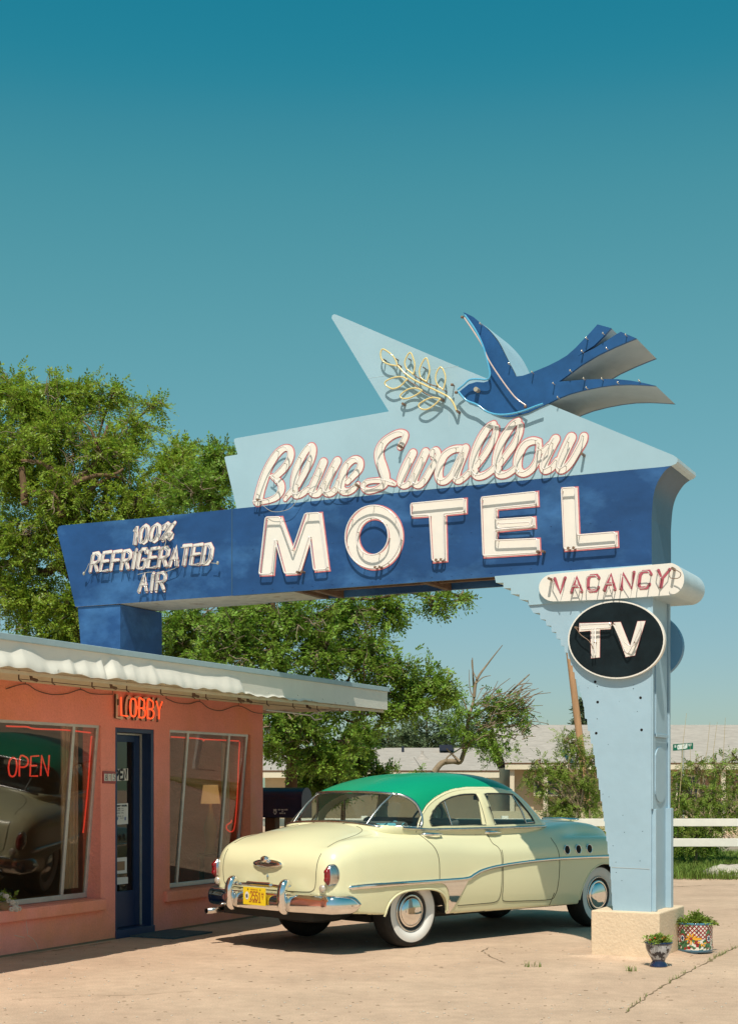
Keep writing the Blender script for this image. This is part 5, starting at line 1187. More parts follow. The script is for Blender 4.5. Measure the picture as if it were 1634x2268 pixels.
# bumper
def bump_plan(t):                                  # t -1..1 across the car
    s_ = math.copysign(1, t); a = abs(t)
    if a < .80: y = a/.80*.80; x = -1.215 + .10*(y/.80)**2.4
    else:
        q = (a-.80)/.20; ang = q*math.pi/2*.98; y = .80 + .135*math.sin(min(ang*1.3, math.pi/2)); x = -1.115 + .10*(1-math.cos(min(ang*1.3, math.pi/2))) + .30*max(0, q-.35)
    return Vector((x, s_*y, 0))
prof = [(.035,-.085),(-.012,-.080),(-.034,-.062),(-.044,-.03),(-.046,0),(-.040,.035),(-.026,.062),(.0,.078),(.035,.082)]
ts = np.linspace(-1, 1, 120); vs = []; m = MB()
for i, t in enumerate(ts):
    p = bump_plan(t); q = bump_plan(min(1, t+.01)); r__ = bump_plan(max(-1, t-.01)); tg = (q-r__).normalized(); nm = Vector((-tg.y, tg.x, 0))
    if nm.dot(Vector((p.x+.3, p.y, 0))) < 0: nm = -nm
    e = max(0, (abs(t)-.93)/.07); sc = math.sqrt(max(0.02, 1-e*e))
    for o_, h_ in prof: pt = p + nm*(-o_ if o_ < .03 else -.035); vs.append((pt.x, pt.y, .472 + h_*1.10*sc))
np_ = len(prof); m.add(vs, [(i*np_+k, (i+1)*np_+k, (i+1)*np_+k+1, i*np_+k+1) for i in range(len(ts)-1) for k in range(np_-1)], 0, True)
bmp = m.build('bumper', 'chrome', car, local=True); sol = bmp.modifiers.new('s', 'SOLIDIFY'); sol.thickness = .004; sub = bmp.modifiers.new('sub', 'SUBSURF'); sub.levels = sub.render_levels = 1
for s_ in (-1, 1):
    m = MB(); y_ = s_*.385; P = [(-1.205,.39),(-1.245,.405),(-1.268,.46),(-1.268,.55),(-1.258,.61),(-1.232,.648),(-1.20,.655),(-1.175,.635)]
    q = catmull(P, 4); m.tube([(p[0], y_, p[1]) for p in q], [.032+.012*math.sin(math.pi*min(1, i/(len(q)-1)*1.05)) for i in range(len(q))], 14, 0, flat=1.1)
    m.build('bumper_guard', 'chrome', bmp, local=True)
m = MB(); m.tube([(-1.195,-.385,.61),(-1.205,-.16,.62),(-1.205,.16,.62),(-1.195,.385,.61)], .016, 10); m.tube([(-1.215,-.17,.625),(-1.215,.17,.625)], .024, 12); m.build('guard_bar', 'chrome', bmp, local=True)
# licence plate
xp = -1.275; m = MB(); m.box((xp, .0, .515), (.006, .325, .165), 0)
fP = lambda a, b, c: (c, -a, b)                    # text plane faces backwards: a runs to the viewer's right = -y
def ptxt(t, x0, x1, z0, z1, hw, mi, gap): flat_text(m, t, [(x0, z1), (x1, z1), (x0, z0), (x1, z0)], hw, xp-.0045, fP, mi, gap=gap)
ptxt('2551', -.060, .100, .478, .556, .0055, 1, .3); ptxt('H', .112, .138, .528, .552, .003, 1, .1); ptxt('T', .112, .138, .492, .516, .003, 1, .1)
ptxt('NEW MEXICO USA', -.075, .10, .458, .468, .0018, 1, .3); ptxt('CENTENNIAL', -.05, .06, .573, .581, .0014, 1, .3)
m.add([(xp-.0045, .105+.028*math.cos(t), .517+.038*math.sin(t)) for t in [i*math.pi/9 for i in range(18)]], [tuple(range(18))], 2)
flat_text(m, '66', [(-.120,.530),(-.090,.530),(-.120,.500),(-.090,.500)], .0028, xp-.0062, fP, 3, gap=.3)
for q in (-.09, .09): m.ellipsoid((xp-.004, q, .578), (.004, .007, .007), None, 3, 8, 6)
m.build('licence_plate', ['plate_yellow', 'plate_text', 'paper', 'ink'], car, local=True, bevel=0)
m = MB(); m.box((-.95, 0, .36), (.35, 1.3, .10)); m.ellipsoid((-.55, .05, .33), (.35, .5, .11)); m.box((1.4, 0, .27), (3.4, 1.1, .06)); m.build('underbody', 'under_dark', car, local=True)
m = MB(); m.lathe([(.022,0),(.030,0),(.030,.25),(.022,.25),(.022,0)], (-1.30, .70, .335), (1, 0, .02), 16, 0); m.tube([(-1.15, .70, .335), (-.6, .68, .33)], .024, 8, 1); m.build('exhaust_pipe', ['chrome_dull', 'rust'], car, local=True)
# wheels
for wx in (0., 2.93):
    for s_ in (-1, 1):
        c = Vector((wx, s_*.66, .352)); A = Vector((0, s_, 0)); wo_ = MB()
        pr = [(.205,-.02),(.235,-.05),(.30,-.06),(.335,-.045),(.352,-.01),(.355,.05),(.352,.11),(.338,.145),(.322,.157),(.30,.165),(.262,.168),(.228,.160),(.205,.140)]
        wo_.lathe(pr, c, A, 56, 0, mis=[0,0,0,0,0,0,0,0,0,1,1,1]); wh = wo_.build('wheel', ['rubber', 'whitewall'], car, local=True)
        m = MB(); m.lathe([(.206,.135),(.200,.150),(.190,.155),(.182,.135),(.172,.128),(.166,.135)], c, A, 48, 0, mis=[0,0,1,1,1]); m.build('rim', ['chrome_dull', 'dark_trim'], wh, local=True)
        m = MB(); m.lathe([(.166,.120),(.163,.146),(.150,.153),(.138,.150)] + [(.137*math.cos(q), .150+.035*math.sin(q)) for q in np.linspace(0, math.pi/2, 9)], c, A, 48, 0); m.build('hubcap', 'chrome', wh, local=True)
        m = MB(); m.lathe([(0,-.02),(.206,-.02),(.206,.13)], c, A, 24, 0); m.build('drum', 'under_dark', wh, local=True)
# hood ornament, wing of the bonnet
m = MB(); hz = zsurf(3.45, 0); m.tube([(2.95, 0, zsurf(2.95, 0)+.01), (3.3, 0, zsurf(3.3, 0)+.03), (3.52, 0, hz+.035)], [.008,.015,.02], 8); m.ellipsoid((3.5, 0, hz+.04), (.05, .10, .02)); m.build('bonnet_ornament', 'chrome', car, local=True)
# ------------------------------------------------------------------ mailbox behind the corner
cm = W(0, 0, 0); VMm = 15.9
bx = onV((668, 1790), VMm); topz = onV((660, 1745), VMm)[1]; botz = onV((640, 1812), VMm)[1]; u1 = bx[0]
mail = thing('mailbox', 'dark navy arched mailbox on a wooden post at the office corner', 'mailbox', W(u1-.3, VMm+.14, 0), ROT)
D_ = .27; hb_ = topz-botz; arc = [(VMm, botz)] + [(VMm+D_/2-D_/2*math.cos(t), botz+hb_*.62+hb_*.38*math.sin(t)) for t in np.linspace(0, math.pi, 14)] + [(VMm+D_, botz)]
m = MB(); m.prism(arc, u1, u1-.72, fU); mb_ = m.build('box', 'mailbox', mail, bevel=.008)
m = MB(); fM = lambda a, b, c: W(a, c, b); c66 = onV(zz(720,2140,200,[(392,1040)])[0], VMm); sh = [(-.026,.030),(-.010,.034),(0,.030),(.010,.034),(.026,.030),(.022,.012),(.028,-.012),(.012,-.032),(0,-.04),(-.012,-.032),(-.028,-.012),(-.022,.012)]
m.prism([(c66[0]+a*.95, c66[1]+b) for a, b in sh], VMm-.003, VMm+.001, fV, 0, 0, 0)
flat_text(m, '66', [(c66[0]-.014, c66[1]+.008), (c66[0]+.014, c66[1]+.008), (c66[0]-.014, c66[1]-.020), (c66[0]+.014, c66[1]-.020)], .0028, VMm-.0045, fV, 1, gap=.3)
for t_, y0_, y1_, x0_, x1_ in (('GET YOUR KICKS', 985, 1008, 465, 680), ('ON', 1025, 1045, 545, 590), ('ROUTE 66', 1065, 1090, 495, 630)):
    flat_text(m, t_, [onV(p, VMm) for p in zz(720,2140,200,[(x0_,y0_),(x1_,y0_),(x0_,y1_),(x1_,y1_)])], .0024, VMm-.003, fV, 0, gap=.3)
m.build('route_badge', ['paper', 'ink'], mb_)
pu = onV(zz(720,2140,200,[(225,1300)])[0], VMm)[0]
m = MB(); m.sbox(pu-.09, pu+.06, VMm+.08, VMm+.2, 0, botz); m.build('post', 'wood_post', mail)
m = MB(); a = W(pu+.02, VMm+.14, botz-.42); b = W(pu+.38, VMm+.14, botz-.01); m.tube([a, b], .05, 4); m.build('brace', 'wood_post', mail)
# ------------------------------------------------------------------ trees
def rodr(n): 
    v = rng.normal(size=(n, 3)); return v/np.linalg.norm(v, axis=1)[:, None]
def leaves(base, dirs, L, leaflets, lw, ll, droop=.3):
    """compound leaves: base pts, rachis directions -> verts, faces (numpy)"""
    n = len(base); d = dirs + np.array([0, 0, -droop])*rng.uniform(.2, 1.2, (n, 1)); d /= np.linalg.norm(d, axis=1)[:, None]
    up = np.array([0, 0, 1.]) + rng.normal(size=(n, 3))*.55; sd = np.cross(d, up); sd /= np.linalg.norm(sd, axis=1)[:, None]+1e-9; nm = np.cross(sd, d)
    Ls = L*rng.uniform(.6, 1.25, (n, 1)); V = []
    for k in range(leaflets):
        if k == leaflets-1: f_, s_ = 1., 0.
        else: f_ = .18+.78*(k//2)/((leaflets-1)/2); s_ = 1 if k % 2 else -1
        p = base + d*Ls*f_ + np.array([0, 0, -1.])*Ls*.12*f_*f_
        ax = (d*.55 + sd*s_*.85 + nm*rng.uniform(-.35, .35, (n, 1))) if s_ else d.copy(); ax /= np.linalg.norm(ax, axis=1)[:, None]
        wv = np.cross(ax, nm + rng.normal(size=(n, 3))*.25); wv /= np.linalg.norm(wv, axis=1)[:, None]+1e-9
        sz = rng.uniform(.75, 1.2, (n, 1))
        V.append(np.stack([p, p+ax*ll*sz*.45+wv*lw*sz*.5, p+ax*ll*sz, p+ax*ll*sz*.45-wv*lw*sz*.5], 1))
    V = np.concatenate(V).reshape(-1, 3); return V, np.arange(len(V)).reshape(-1, 4)
def np_mesh(name, V, Fq, mname, parent):
    me = bpy.data.meshes.new(name); me.vertices.add(len(V)); me.vertices.foreach_set('co', V.astype(np.float32).ravel())
    nf = len(Fq); me.loops.add(nf*4); me.loops.foreach_set('vertex_index', Fq.astype(np.int32).ravel()); me.polygons.add(nf)
    me.polygons.foreach_set('loop_start', (np.arange(nf)*4).astype(np.int32)); me.polygons.foreach_set('loop_total', np.full(nf, 4, np.int32)); me.update(calc_edges=True)
    me.materials.append(M[mname]); o = bpy.data.objects.new(name, me); COL.objects.link(o); o.parent = parent
    inv = wmat(parent).inverted()
    me.transform(inv); return o
def wob(a, b, n, amp):
    a = np.array(a); b = np.array(b); t = np.linspace(0, 1, n)[:, None]; p = a+(b-a)*t; k = rng.normal(size=(n, 3))*amp; k[0] = 0; k[-1] = 0; p += k; return p
def tree(name, label, cat, trunk, blobs, ntw, lpt, L=.22, leaflets=11, lw=.030, ll=.062, leaf='leaf', bark='bark', r0=.2, group=None, tw_r=.006, inner=.25, limb_mat=None, twl=.55, limbs=True, droop=.3, pale_twigs=True, bare=0):
    root = thing(name, label, cat, tuple(trunk[0]), 0, group); T_ = catmull([tuple(p) for p in trunk], 5); n = len(T_)
    m = MB(); m.tube([tuple(p) for p in T_], [r0*(1-.55*i/(n-1)) for i in range(n)], 12)
    bases = []; dirs = []; lm = MB()
    tot = sum(b[3]**2 for b in blobs)
    for bx_, by_, bz_, br_, *fl in blobs:
        bc = np.array([bx_, by_, bz_]); fz = fl[0] if fl else .8
        hi = [np.array(p) for p in T_]; st = min(hi[len(hi)//3:], key=lambda p: np.linalg.norm(p-bc)+.5*max(0, p[2]-bc[2]+.4))
        if limbs:
            P = wob(st, bc, 7, .07*np.linalg.norm(bc-st)/2); P[1:-1, 2] += .10*np.linalg.norm(bc-st)*np.sin(np.linspace(0, math.pi, 7))[1:-1]
            rr = np.linspace(max(.025, r0*.42*min(1, br_)), .016, 7); m.tube([tuple(p) for p in catmull(P.tolist(), 3)], list(np.interp(np.linspace(0, 1, 19), np.linspace(0, 1, 7), rr)), 7)
        k = max(6, int(ntw*br_**2/tot*rnd.uniform(.7, 1.3))); u_ = rodr(k); rad = br_*rng.uniform(inner, 1, (k, 1))**.55; tips = bc + u_*rad*np.array([1, 1, fz])
        tips += rodr(k)*br_*.12*(rng.random((k, 1)) < .35)*2
        for j in range(k):
            tp = tips[j]; dv = tp-bc; ln = np.linalg.norm(dv)+1e-6; s0 = tp - dv/ln*min(ln*.9, twl*rng.uniform(.6, 1.3)) + rng.normal(size=3)*.05
            if limbs and (j % 2 == 0):
                q = wob(s0, tp, 4, .025); lm.tube([tuple(p) for p in q], [tw_r*1.4, tw_r, tw_r*.7, tw_r*.3], 4, 0, caps=False)
                if j % 6 == 0: q = wob(bc, s0, 5, .06); lm.tube([tuple(p) for p in q], [tw_r*3.2, tw_r*2.6, tw_r*2.2, tw_r*1.8, tw_r*1.4], 5, 0, caps=False)
            for e in range(lpt):
                f_ = .25+.8*e/max(1, lpt-1); bases.append(s0+(tp-s0)*f_ + rng.normal(size=3)*.03); dd = dv/ln*.6 + rodr(1)[0]*.9; dirs.append(dd)
    if bare:
        bm_ = MB()
        for q_ in range(bare):
            bx_, by_, bz_, br_ = sorted(blobs, key=lambda q__: -q__[3])[rnd.randrange(max(3, len(blobs)//2))][:4]; d0 = rodr(1)[0]; d0[1] = -abs(d0[1])*.8
            p0 = np.array([bx_, by_, bz_]) + d0*br_*.55; p1 = p0 + (d0+np.array([0, -.5, .0]))*rnd.uniform(.25, .5)
            P = wob(p0, p1, 5, .04); bm_.tube([tuple(p) for p in P], [.012,.010,.008,.006,.004], 4, 0, caps=False)
            for e in range(3):
                k0 = P[1+e]; P2 = wob(k0, k0+rodr(1)[0]*rnd.uniform(.15, .35)+np.array([0, -.1, .05]), 4, .02); bm_.tube([tuple(p) for p in P2], [.007,.006,.005,.003], 4, 0, caps=False)
        bm_.build('bare_twigs', 'bark_pale', root)['kind'] = 'stuff'
    m.build('trunk', bark, root)
    if lm.v: lm.build('twigs', 'twig' if pale_twigs else bark, root)['kind'] = 'stuff'
    V, Fq = leaves(np.array(bases), np.array(dirs), L, leaflets, lw, ll, droop); np_mesh('crown', V, Fq, leaf, root); return root
def bl(pxlist):                                    # (px, py, Y, r[, flat]) -> world blobs
    out = []
    for p in pxlist: q = onY((p[0], p[1]), p[2]); out.append((q.x, q.y, q.z, *p[3:]))
    return out
tb_ = lambda px, Y: (((px-CX)/F*Y), Y)
# big locust at the left behind the office
x_, y_ = tb_(190, 24)
tree('locust_tree', 'tall spreading locust tree with thick limbs left behind the sign', 'tree',
     [(x_, y_, 0), (x_+.05, y_, 2.2), (x_-.1, y_, 4.0), (x_-.05, y_, 5.4)],
     bl([(60,900,24,.62),(175,890,24.3,.55),(110,965,23.6,.75),(300,950,24.4,.50),(240,1010,23.7,.75),(400,1010,24.2,.42),(390,1060,23.8,.62),(40,1040,24,.8),(150,1090,23.4,.75),(300,1120,23.5,.75),
         (470,1070,24.3,.42),(60,1190,23.8,.75),(200,1210,23.6,.8),(60,1320,24,.75),(160,1350,23.6,.6),(350,1200,24.6,.7),(-60,1000,24,1.0),(-80,1250,24.4,1.0),(100,1440,24,.7),(250,870,24.6,.3),(340,895,24.6,.22),(120,855,24,.28),(20,850,24.2,.4),(170,1420,24.3,.5)]),
     2150, 6, r0=.26, leaf='leaf', bare=45)
lt_ = [o for o in COL.objects if o.name.startswith('locust_tree')][-1]
for Lp, r0_, r1_, Yq in (([(345,900),(340,790),(400,690),(480,590),(600,480),(690,390),(660,300),(720,200),(740,120)], .062, .02, 23.1), ([(400,700),(500,600),(640,550),(800,540),(880,490)], .05, .018, 23.0), ([(560,700),(700,600),(820,560),(920,640)], .04, .012, 23.2),
        ([(340,790),(270,700),(140,680),(20,720)], .03, .012, 23.0), ([(330,560),(230,470),(130,430),(0,420)], .045, .02, 23.1), ([(650,280),(600,160),(530,80)], .03, .012, 23.2), ([(30,800),(20,640),(0,480)], .07, .05, 23.3)):
    m = MB(); P = catmull([tuple(onY(p, Yq+.05*i)) for i, p in enumerate(zz(60,1150,300*1634/928,Lp))], 4); m.tube(P, list(np.linspace(r0_, r1_, len(P))), 7); m.build('limb', 'bark', lt_)
# middle locust
x_, y_ = tb_(645, 21.5)
tree('locust_tree', 'leaning locust tree with a furrowed trunk behind the office corner', 'tree',
     [(x_-.02, y_, 0), (x_, y_, 1.6), (x_+.03, y_, 2.5), (x_-.25, y_, 3.8), (x_-.3, y_, 4.6)],
     bl([(440,1090,22,.55),(500,1030,22.3,.40),(480,1000,22.3,.25),(420,1380,21.5,.55),(530,1380,21.2,.6),(640,1370,21.3,.55),(470,1450,21,.6),(600,1450,21,.6),(720,1430,21.4,.6),(750,1350,21.8,.5),(860,1350,22,.42),(960,1330,22,.35),(1020,1322,22,.18),
         (820,1440,21.6,.5),(880,1480,21.5,.48),(950,1515,21.6,.38),(990,1540,21.6,.25),(900,1550,21.5,.42),(800,1540,21.5,.5),(700,1540,21.2,.6),(620,1580,20.8,.55),(680,1610,20.9,.45),(610,1660,20.7,.38),(700,1680,21,.42),(770,1640,21.2,.32),(400,1430,21.8,.5),(560,1320,21.8,.5),(850,1590,21.6,.25),(740,1700,21,.3)]),
     1350, 6, r0=.105, leaf='leaf_deep', L=.2, bare=60)
x_, y_ = tb_(760, 23.5)
tree('young_tree', 'low bright green tree between the mailbox and the sedan roof', 'tree', [(x_, y_, 0), (x_, y_, 1.2), (x_+.1, y_, 2.0)],
     bl([(720,1690,23.5,.38),(780,1680,23.5,.42),(690,1720,23.3,.35),(840,1720,23.6,.28),(740,1740,23.3,.4),(800,1630,23.8,.3)]), 420, 6, r0=.05, leaf='leaf_deep', L=.18)
# half dead tree
x_, y_ = tb_(945, 27)
zq9 = lambda P: zz(640,1650,900,P)
dead = thing('bare_tree', 'half dead tree with long bare branches behind the sedan roof', 'tree', (x_, y_, 0))
m = MB()
def limb(px, r0_, r1_, Y=27.):
    P = [onY(p, Y+rnd.uniform(-.0, .12)*i) for i, p in enumerate(zq9(px))]; P = catmull([tuple(p) for p in P], 4); n = len(P); m.tube(P, list(np.linspace(r0_, r1_, n)), 7)
m.tube([(x_, y_, 0), (x_+.02, y_, .8), tuple(onY(zq9([(1035,925)])[0], 27))], [.10, .09, .062], 10)
limb([(1035,925),(1075,875),(1130,865),(1170,868),(1190,820),(1225,760),(1290,690),(1330,620),(1400,540),(1460,480),(1520,425)], .062, .012)
limb([(1185,800),(1200,720),(1215,640),(1240,540),(1235,430),(1232,340)], .05, .008); limb([(1240,540),(1255,450),(1310,370),(1385,275)], .035, .006)
limb([(1250,470),(1285,440),(1325,430)], .014, .005); limb([(1225,650),(1300,600),(1360,585),(1400,590)], .03, .006); limb([(1290,690),(1400,640),(1480,600),(1545,600)], .035, .006)
limb([(1330,620),(1420,590),(1500,570),(1530,550)], .025, .005); limb([(1400,540),(1470,510),(1535,475)], .018, .005); limb([(1360,585),(1370,530),(1340,490)], .015, .005)
limb([(1300,690),(1420,690),(1500,665),(1570,695)], .022, .005); limb([(1225,760),(1330,730),(1420,745),(1460,760)], .022, .005); limb([(1170,868),(1130,830),(1100,800)], .03, .01)
limb([(1095,870),(1110,840),(1180,795)], .02, .01); limb([(870,925),(845,900),(828,880)], .012, .006); limb([(1240,540),(1220,500),(1215,400)], .014, .004); limb([(1270,500),(1300,488),(1310,484)], .01, .004)
limb([(1460,480),(1500,470),(1535,470)], .012, .007); limb([(1420,590),(1480,545),(1525,520)], .016, .007); limb([(1480,600),(1530,625),(1565,660)], .014, .006); limb([(1290,690),(1380,640),(1440,560),(1490,470)], .024, .008)
limb([(1215,640),(1190,560),(1165,520)], .016, .006); limb([(1255,450),(1232,400),(1228,350)], .012, .006); limb([(1300,600),(1290,540),(1310,500)], .014, .006)
for i in range(110):
    a = zq9([(rnd.uniform(1230,1500), rnd.uniform(520,760))])[0]; q = onY(a, 27+rnd.uniform(-.3,.3)); d = Vector((rnd.uniform(.1,.5), rnd.uniform(-.2,.2), rnd.uniform(-.1,.35))); m.tube([q, q+d*.5+Vector((0,0,.03)), q+d], [.010,.007,.005], 4)
m.build('trunk', 'bark_pale', dead)
bs = []; ds = []
for px, py, r_, k in [(1140,560,.22,60),(1170,620,.28,80),(1330,560,.25,60),(1400,600,.3,80),(1480,640,.25,60),(1440,580,.2,40),(1150,700,.25,70),(1200,740,.25,60),(1290,780,.25,60),(1340,830,.22,60),(1400,800,.25,50),(1300,720,.2,40),(1500,690,.15,20),(1380,680,.25,50),(1260,620,.2,40),(960,915,.15,22),(840,915,.12,16)]:
    c = np.array(onY(zq9([(px, py)])[0], 27)); bs.append(c + rodr(k)*r_*rng.uniform(.1, 1.2, (k, 1))); ds.append(rodr(k))
V, Fq = leaves(np.concatenate(bs), np.concatenate(ds), .17, 9, .028, .055); np_mesh('crown', V, Fq, 'leaf_deep', dead)
# far trees
def pine(name, label, px, py_top, py_bot, Y, wpx, group=None, cone=True, k=700):
    top = onY((px, py_top), Y); bt = onY((px, py_bot), Y); wdt = wpx/F*Y; root = thing(name, label, 'tree', (top.x, Y, 0), 0, group)
    m = MB(); m.tube([(top.x, Y, 0), (top.x, Y, top.z*.97)], [.14, .03], 6); m.build('trunk', 'bark', root)
    t = rng.random(k)**.7; zz1 = top.z + (bt.z-.8-top.z)*t; rr = wdt*(.08+.92*(t**.75 if cone else np.sin(np.pi*np.clip(t*.85+.12, 0, 1))**.6))*rng.uniform(.35, 1.05, k); an = rng.uniform(0, 2*math.pi, k)
    P = np.stack([top.x+rr*np.cos(an), Y+rr*np.sin(an), zz1], 1); d = np.stack([np.cos(an), np.sin(an), rng.uniform(-.3, .6, k)], 1) + rng.normal(size=(k, 3))*.4
    V, Fq = leaves(P, d, .36, 9, .07, .2, .1); np_mesh('crown', V, Fq, 'leaf_pine', root)
pine('cypress_tree', 'small dark cypress rising beyond the roof beside the pole', 1290, 1545, 1660, 62, 17, k=420)
pine('pine_tree', 'broad dark pine beyond the low roof behind the bare tree', 945, 1590, 1700, 58, 60, cone=False, k=1300)
pine('pine_tree', 'greyish pine beyond the low roof left of the darker pine', 860, 1615, 1700, 60, 55, cone=False, k=1000)
pine('pine_tree', 'dark round tree top beyond the roof behind the bare branches', 1070, 1600, 1700, 60, 45, cone=False, k=800)
pine('pine_tree', 'faint bush top over the ridge left of the wooden pole', 1215, 1606, 1700, 70, 18, cone=False, k=260)
# shrubs either side of the pillar
def shrub(name, label, px, Y, blobs, n, lpt, stems, leaf='leaf_shrub', L=.24, leaflets=15, lw=.02, ll=.045, droop=.6):
    x, y = tb_(px, Y); t = tree(name, label, 'shrub', [(x, y, 0), (x+.02, y, .6), (x, y, 1.1)], bl(blobs), n, lpt, L=L, leaflets=leaflets, lw=lw, ll=ll, leaf=leaf, bark='twig', r0=.035, tw_r=.006, twl=.4, droop=droop)
    m = MB()
    for (a, b, Yq) in stems:
        p = onY(a, Yq); q = onY(b, Yq); P = wob(p, q, 5, .03); m.tube([tuple(v) for v in P], [.010,.009,.007,.005,.003], 5)
    if stems: build_split(m, 'stem', 'stalk', t)
    return t
shrub('mimosa_shrub', 'feathery green mimosa shrub left of the pale blue pillar', 1280, 27.5,
      [(1270,1650,27.6,.25),(1255,1640,27.6,.16),(1310,1680,27.6,.28),(1240,1700,27.6,.30),(1190,1690,27.4,.22),(1290,1730,27.6,.34),(1200,1740,27.4,.26),(1170,1725,27.4,.15),(1250,1780,27.6,.36),(1310,1780,27.6,.3),(1230,1805,27.6,.25),(1340,1650,27.8,.22)],
      330, 4, [((1262,1800),(1250,1640),27.6),((1290,1800),(1310,1660),27.6),((1280,1790),(1200,1700),27.6)])
shrub('mimosa_shrub', 'straggly green shrub with pale stalks right of the pillar', 1540, 27,
      [(1500,1720,27,.25),(1540,1700,27,.25),(1590,1700,27,.25),(1520,1760,27,.4),(1580,1770,27,.42),(1500,1800,26.8,.35),(1560,1815,26.8,.4),(1620,1800,27,.4),(1600,1830,27,.3),(1540,1850,26.8,.35),(1510,1860,26.8,.28),(1635,1740,27.2,.35),(1625,1680,27.2,.22)],
      340, 4, [((1545,1870),(1528,1650),27),((1530,1870),(1572,1600),27),((1575,1860),(1588,1600),27),((1590,1860),(1606,1590),27),((1550,1860),(1500,1690),27),((1560,1850),(1620,1720),27),((1500,1870),(1520,1580),26.8)])
shrub('ornamental_grass', 'spiky pale plant behind the bonnet by the fence rail', 1305, 27, [(1305,1850,27,.25),(1325,1845,27,.2),(1280,1852,27,.18)], 90, 4, [], leaflets=5, L=.3, lw=.012, ll=.2)
shrub('dark_shrub', 'dark dense low bush under the fence rails', 1540, 29, [(1520,1870,28.6,.35),(1560,1872,28.6,.3),(1500,1850,28.8,.3)], 260, 6, [], leaf='leaf_deep', leaflets=9, lw=.03, ll=.06)
# ------------------------------------------------------------------ far houses
def house(name, label, x0p, x1p, Ye, eave_y, ridge_y, depth, gable_right=False, overhang=.5):
    xa = (x0p-CX)/F*Ye; xb = (x1p-CX)/F*Ye; ze = CAMH+(CY-eave_y)/F*Ye; Yr = Ye+depth; zr = CAMH+(CY-ridge_y)/F*Yr
    h = thing(name, label, 'house', (xa, Ye, 0)); m = MB()
    m.box(((xa+xb)/2, Ye+overhang+depth, ze/2-.06), (xb-xa-.6, 2*depth-.4, ze-.12)); m.build('wall', 'house_wall', h)
    m = MB(); xr = xb-(depth*.0 if gable_right else 0)
    m.add([(xa, Ye, ze), (xb, Ye, ze), (xb, Yr, zr), (xa, Yr, zr), (xb, Yr+depth, ze), (xa, Yr+depth, ze)], [(0,1,2,3), (3,2,4,5)])
    rfm = m.build('roof', 'shingle', h); s = rfm.modifiers.new('s', 'SOLIDIFY'); s.thickness = .06
    m = MB(); m.box(((xa+xb)/2, Ye-.02, ze-.13), (xb-xa, .05, .17)); m.box(((xa+xb)/2, Ye+.3, ze-.12), (xb-xa-.1, .6, .02)); m.build('fascia', 'house_trim', h)
    m = MB(); m.box(((xa+xb)/2, Ye-.03, ze-.02), (xb-xa, .06, .04)); m.build('gutter', 'wood_post', h)
    return h, xa, xb, ze, Yr, zr
h1_, xa, xb, ze, Yr, zr = house('ranch_house', 'low cream ranch house with a pale shingle roof across the street', 1118, 1900, 46, 1690, 1606, 5)
for k, (p0, p1, y0_, y1_, mt_) in enumerate([(1185,1240,1722,1760,'house_dark'), (1345,1400,1722,1765,'house_dark'), (1560,1640,1718,1740,'brickish'), (1500,1545,1722,1770,'house_dark')]):
    a = onY((p0, y0_), 46.45); b = onY((p1, y1_), 46.45); m = MB(); m.box(((a.x+b.x)/2, 46.47, (a.z+b.z)/2), (b.x-a.x+.12, .1, a.z-b.z+.12)); f_ = m.build('window', 'house_trim', h1_)
    m = MB(); m.box(((a.x+b.x)/2, 46.42, (a.z+b.z)/2), (b.x-a.x, .04, a.z-b.z)); m.build('pane', mt_, f_)
for px in (1133, 1207, 1600):
    a = onY((px, 1700), 46.2); m = MB(); m.box((a.x, 46.15, 1.1), (.14, .14, 2.15)); m.build('porch_post', 'house_trim', h1_)
h2_, xa, xb, ze, Yr, zr = house('ranch_house', 'lower shingled wing of a cream house behind the sedan roof', 560, 1105, 42, 1707, 1657, 4, True)
m = MB(); a = onY((1062,1700), 41.9); b = onY((1104,1700), 41.9); m.add([(b.x+.01, 42.0, ze), (b.x+.01, Yr, zr), (b.x+.01, Yr+4, ze)], [(0,1,2)]); m.build('gable', 'navy', h2_)
for px, py, r_ in ((892,1662,.05),(1010,1657,.12)):
    a = onY((px, py), 45.2); m = MB(); m.tube([(a.x, 45.2, a.z-.3), (a.x, 45.2, a.z+.12)], .04, 8) if r_ < .1 else m.box((a.x-.3, 45.2, a.z-.0), (.45, .4, .18)); m.build('roof_vent', 'navy', h2_)
a = onY((935,1678), 44); m = MB(); m.lathe([(.25,-.1),(.1,.05),(.04,.1),(.04,.2)], a, (0,0,1), 12); m.build('roof_vent', 'shingle', h2_)
# gas meter / white annex seen past the bonnet
m = MB(); a = onY((1190,1770), 40); m.box((a.x, 40, .42), (3.2, .25, .84)); gy_ = m.build('garden_wall', 'house_wall'); tag(gy_, 'plain cream garden wall behind the mimosa shrub', 'wall')
# fence
YF = 26.; fn = thing('rail_fence', 'white two rail fence along the lawn', 'fence', ((1420-CX)/F*YF, YF, 0))
for y0_, y1_ in ((1814,1831),(1858,1876)):
    z1_ = CAMH-(y0_-CY)/F*YF; z0_ = CAMH-(y1_-CY)/F*YF; m = MB(); m.box((2.5, YF, (z0_+z1_)/2), (21, .05, z1_-z0_)); m.build('rail', 'white_paint', fn, bevel=.006)
for k in range(-4, 5):
    x = (1430-CX)/F*YF + k*2.55; m = MB(); m.box((x, YF+.09, .5), (.12, .12, 1.0)); m.build('post', 'white_paint', fn, bevel=.006)
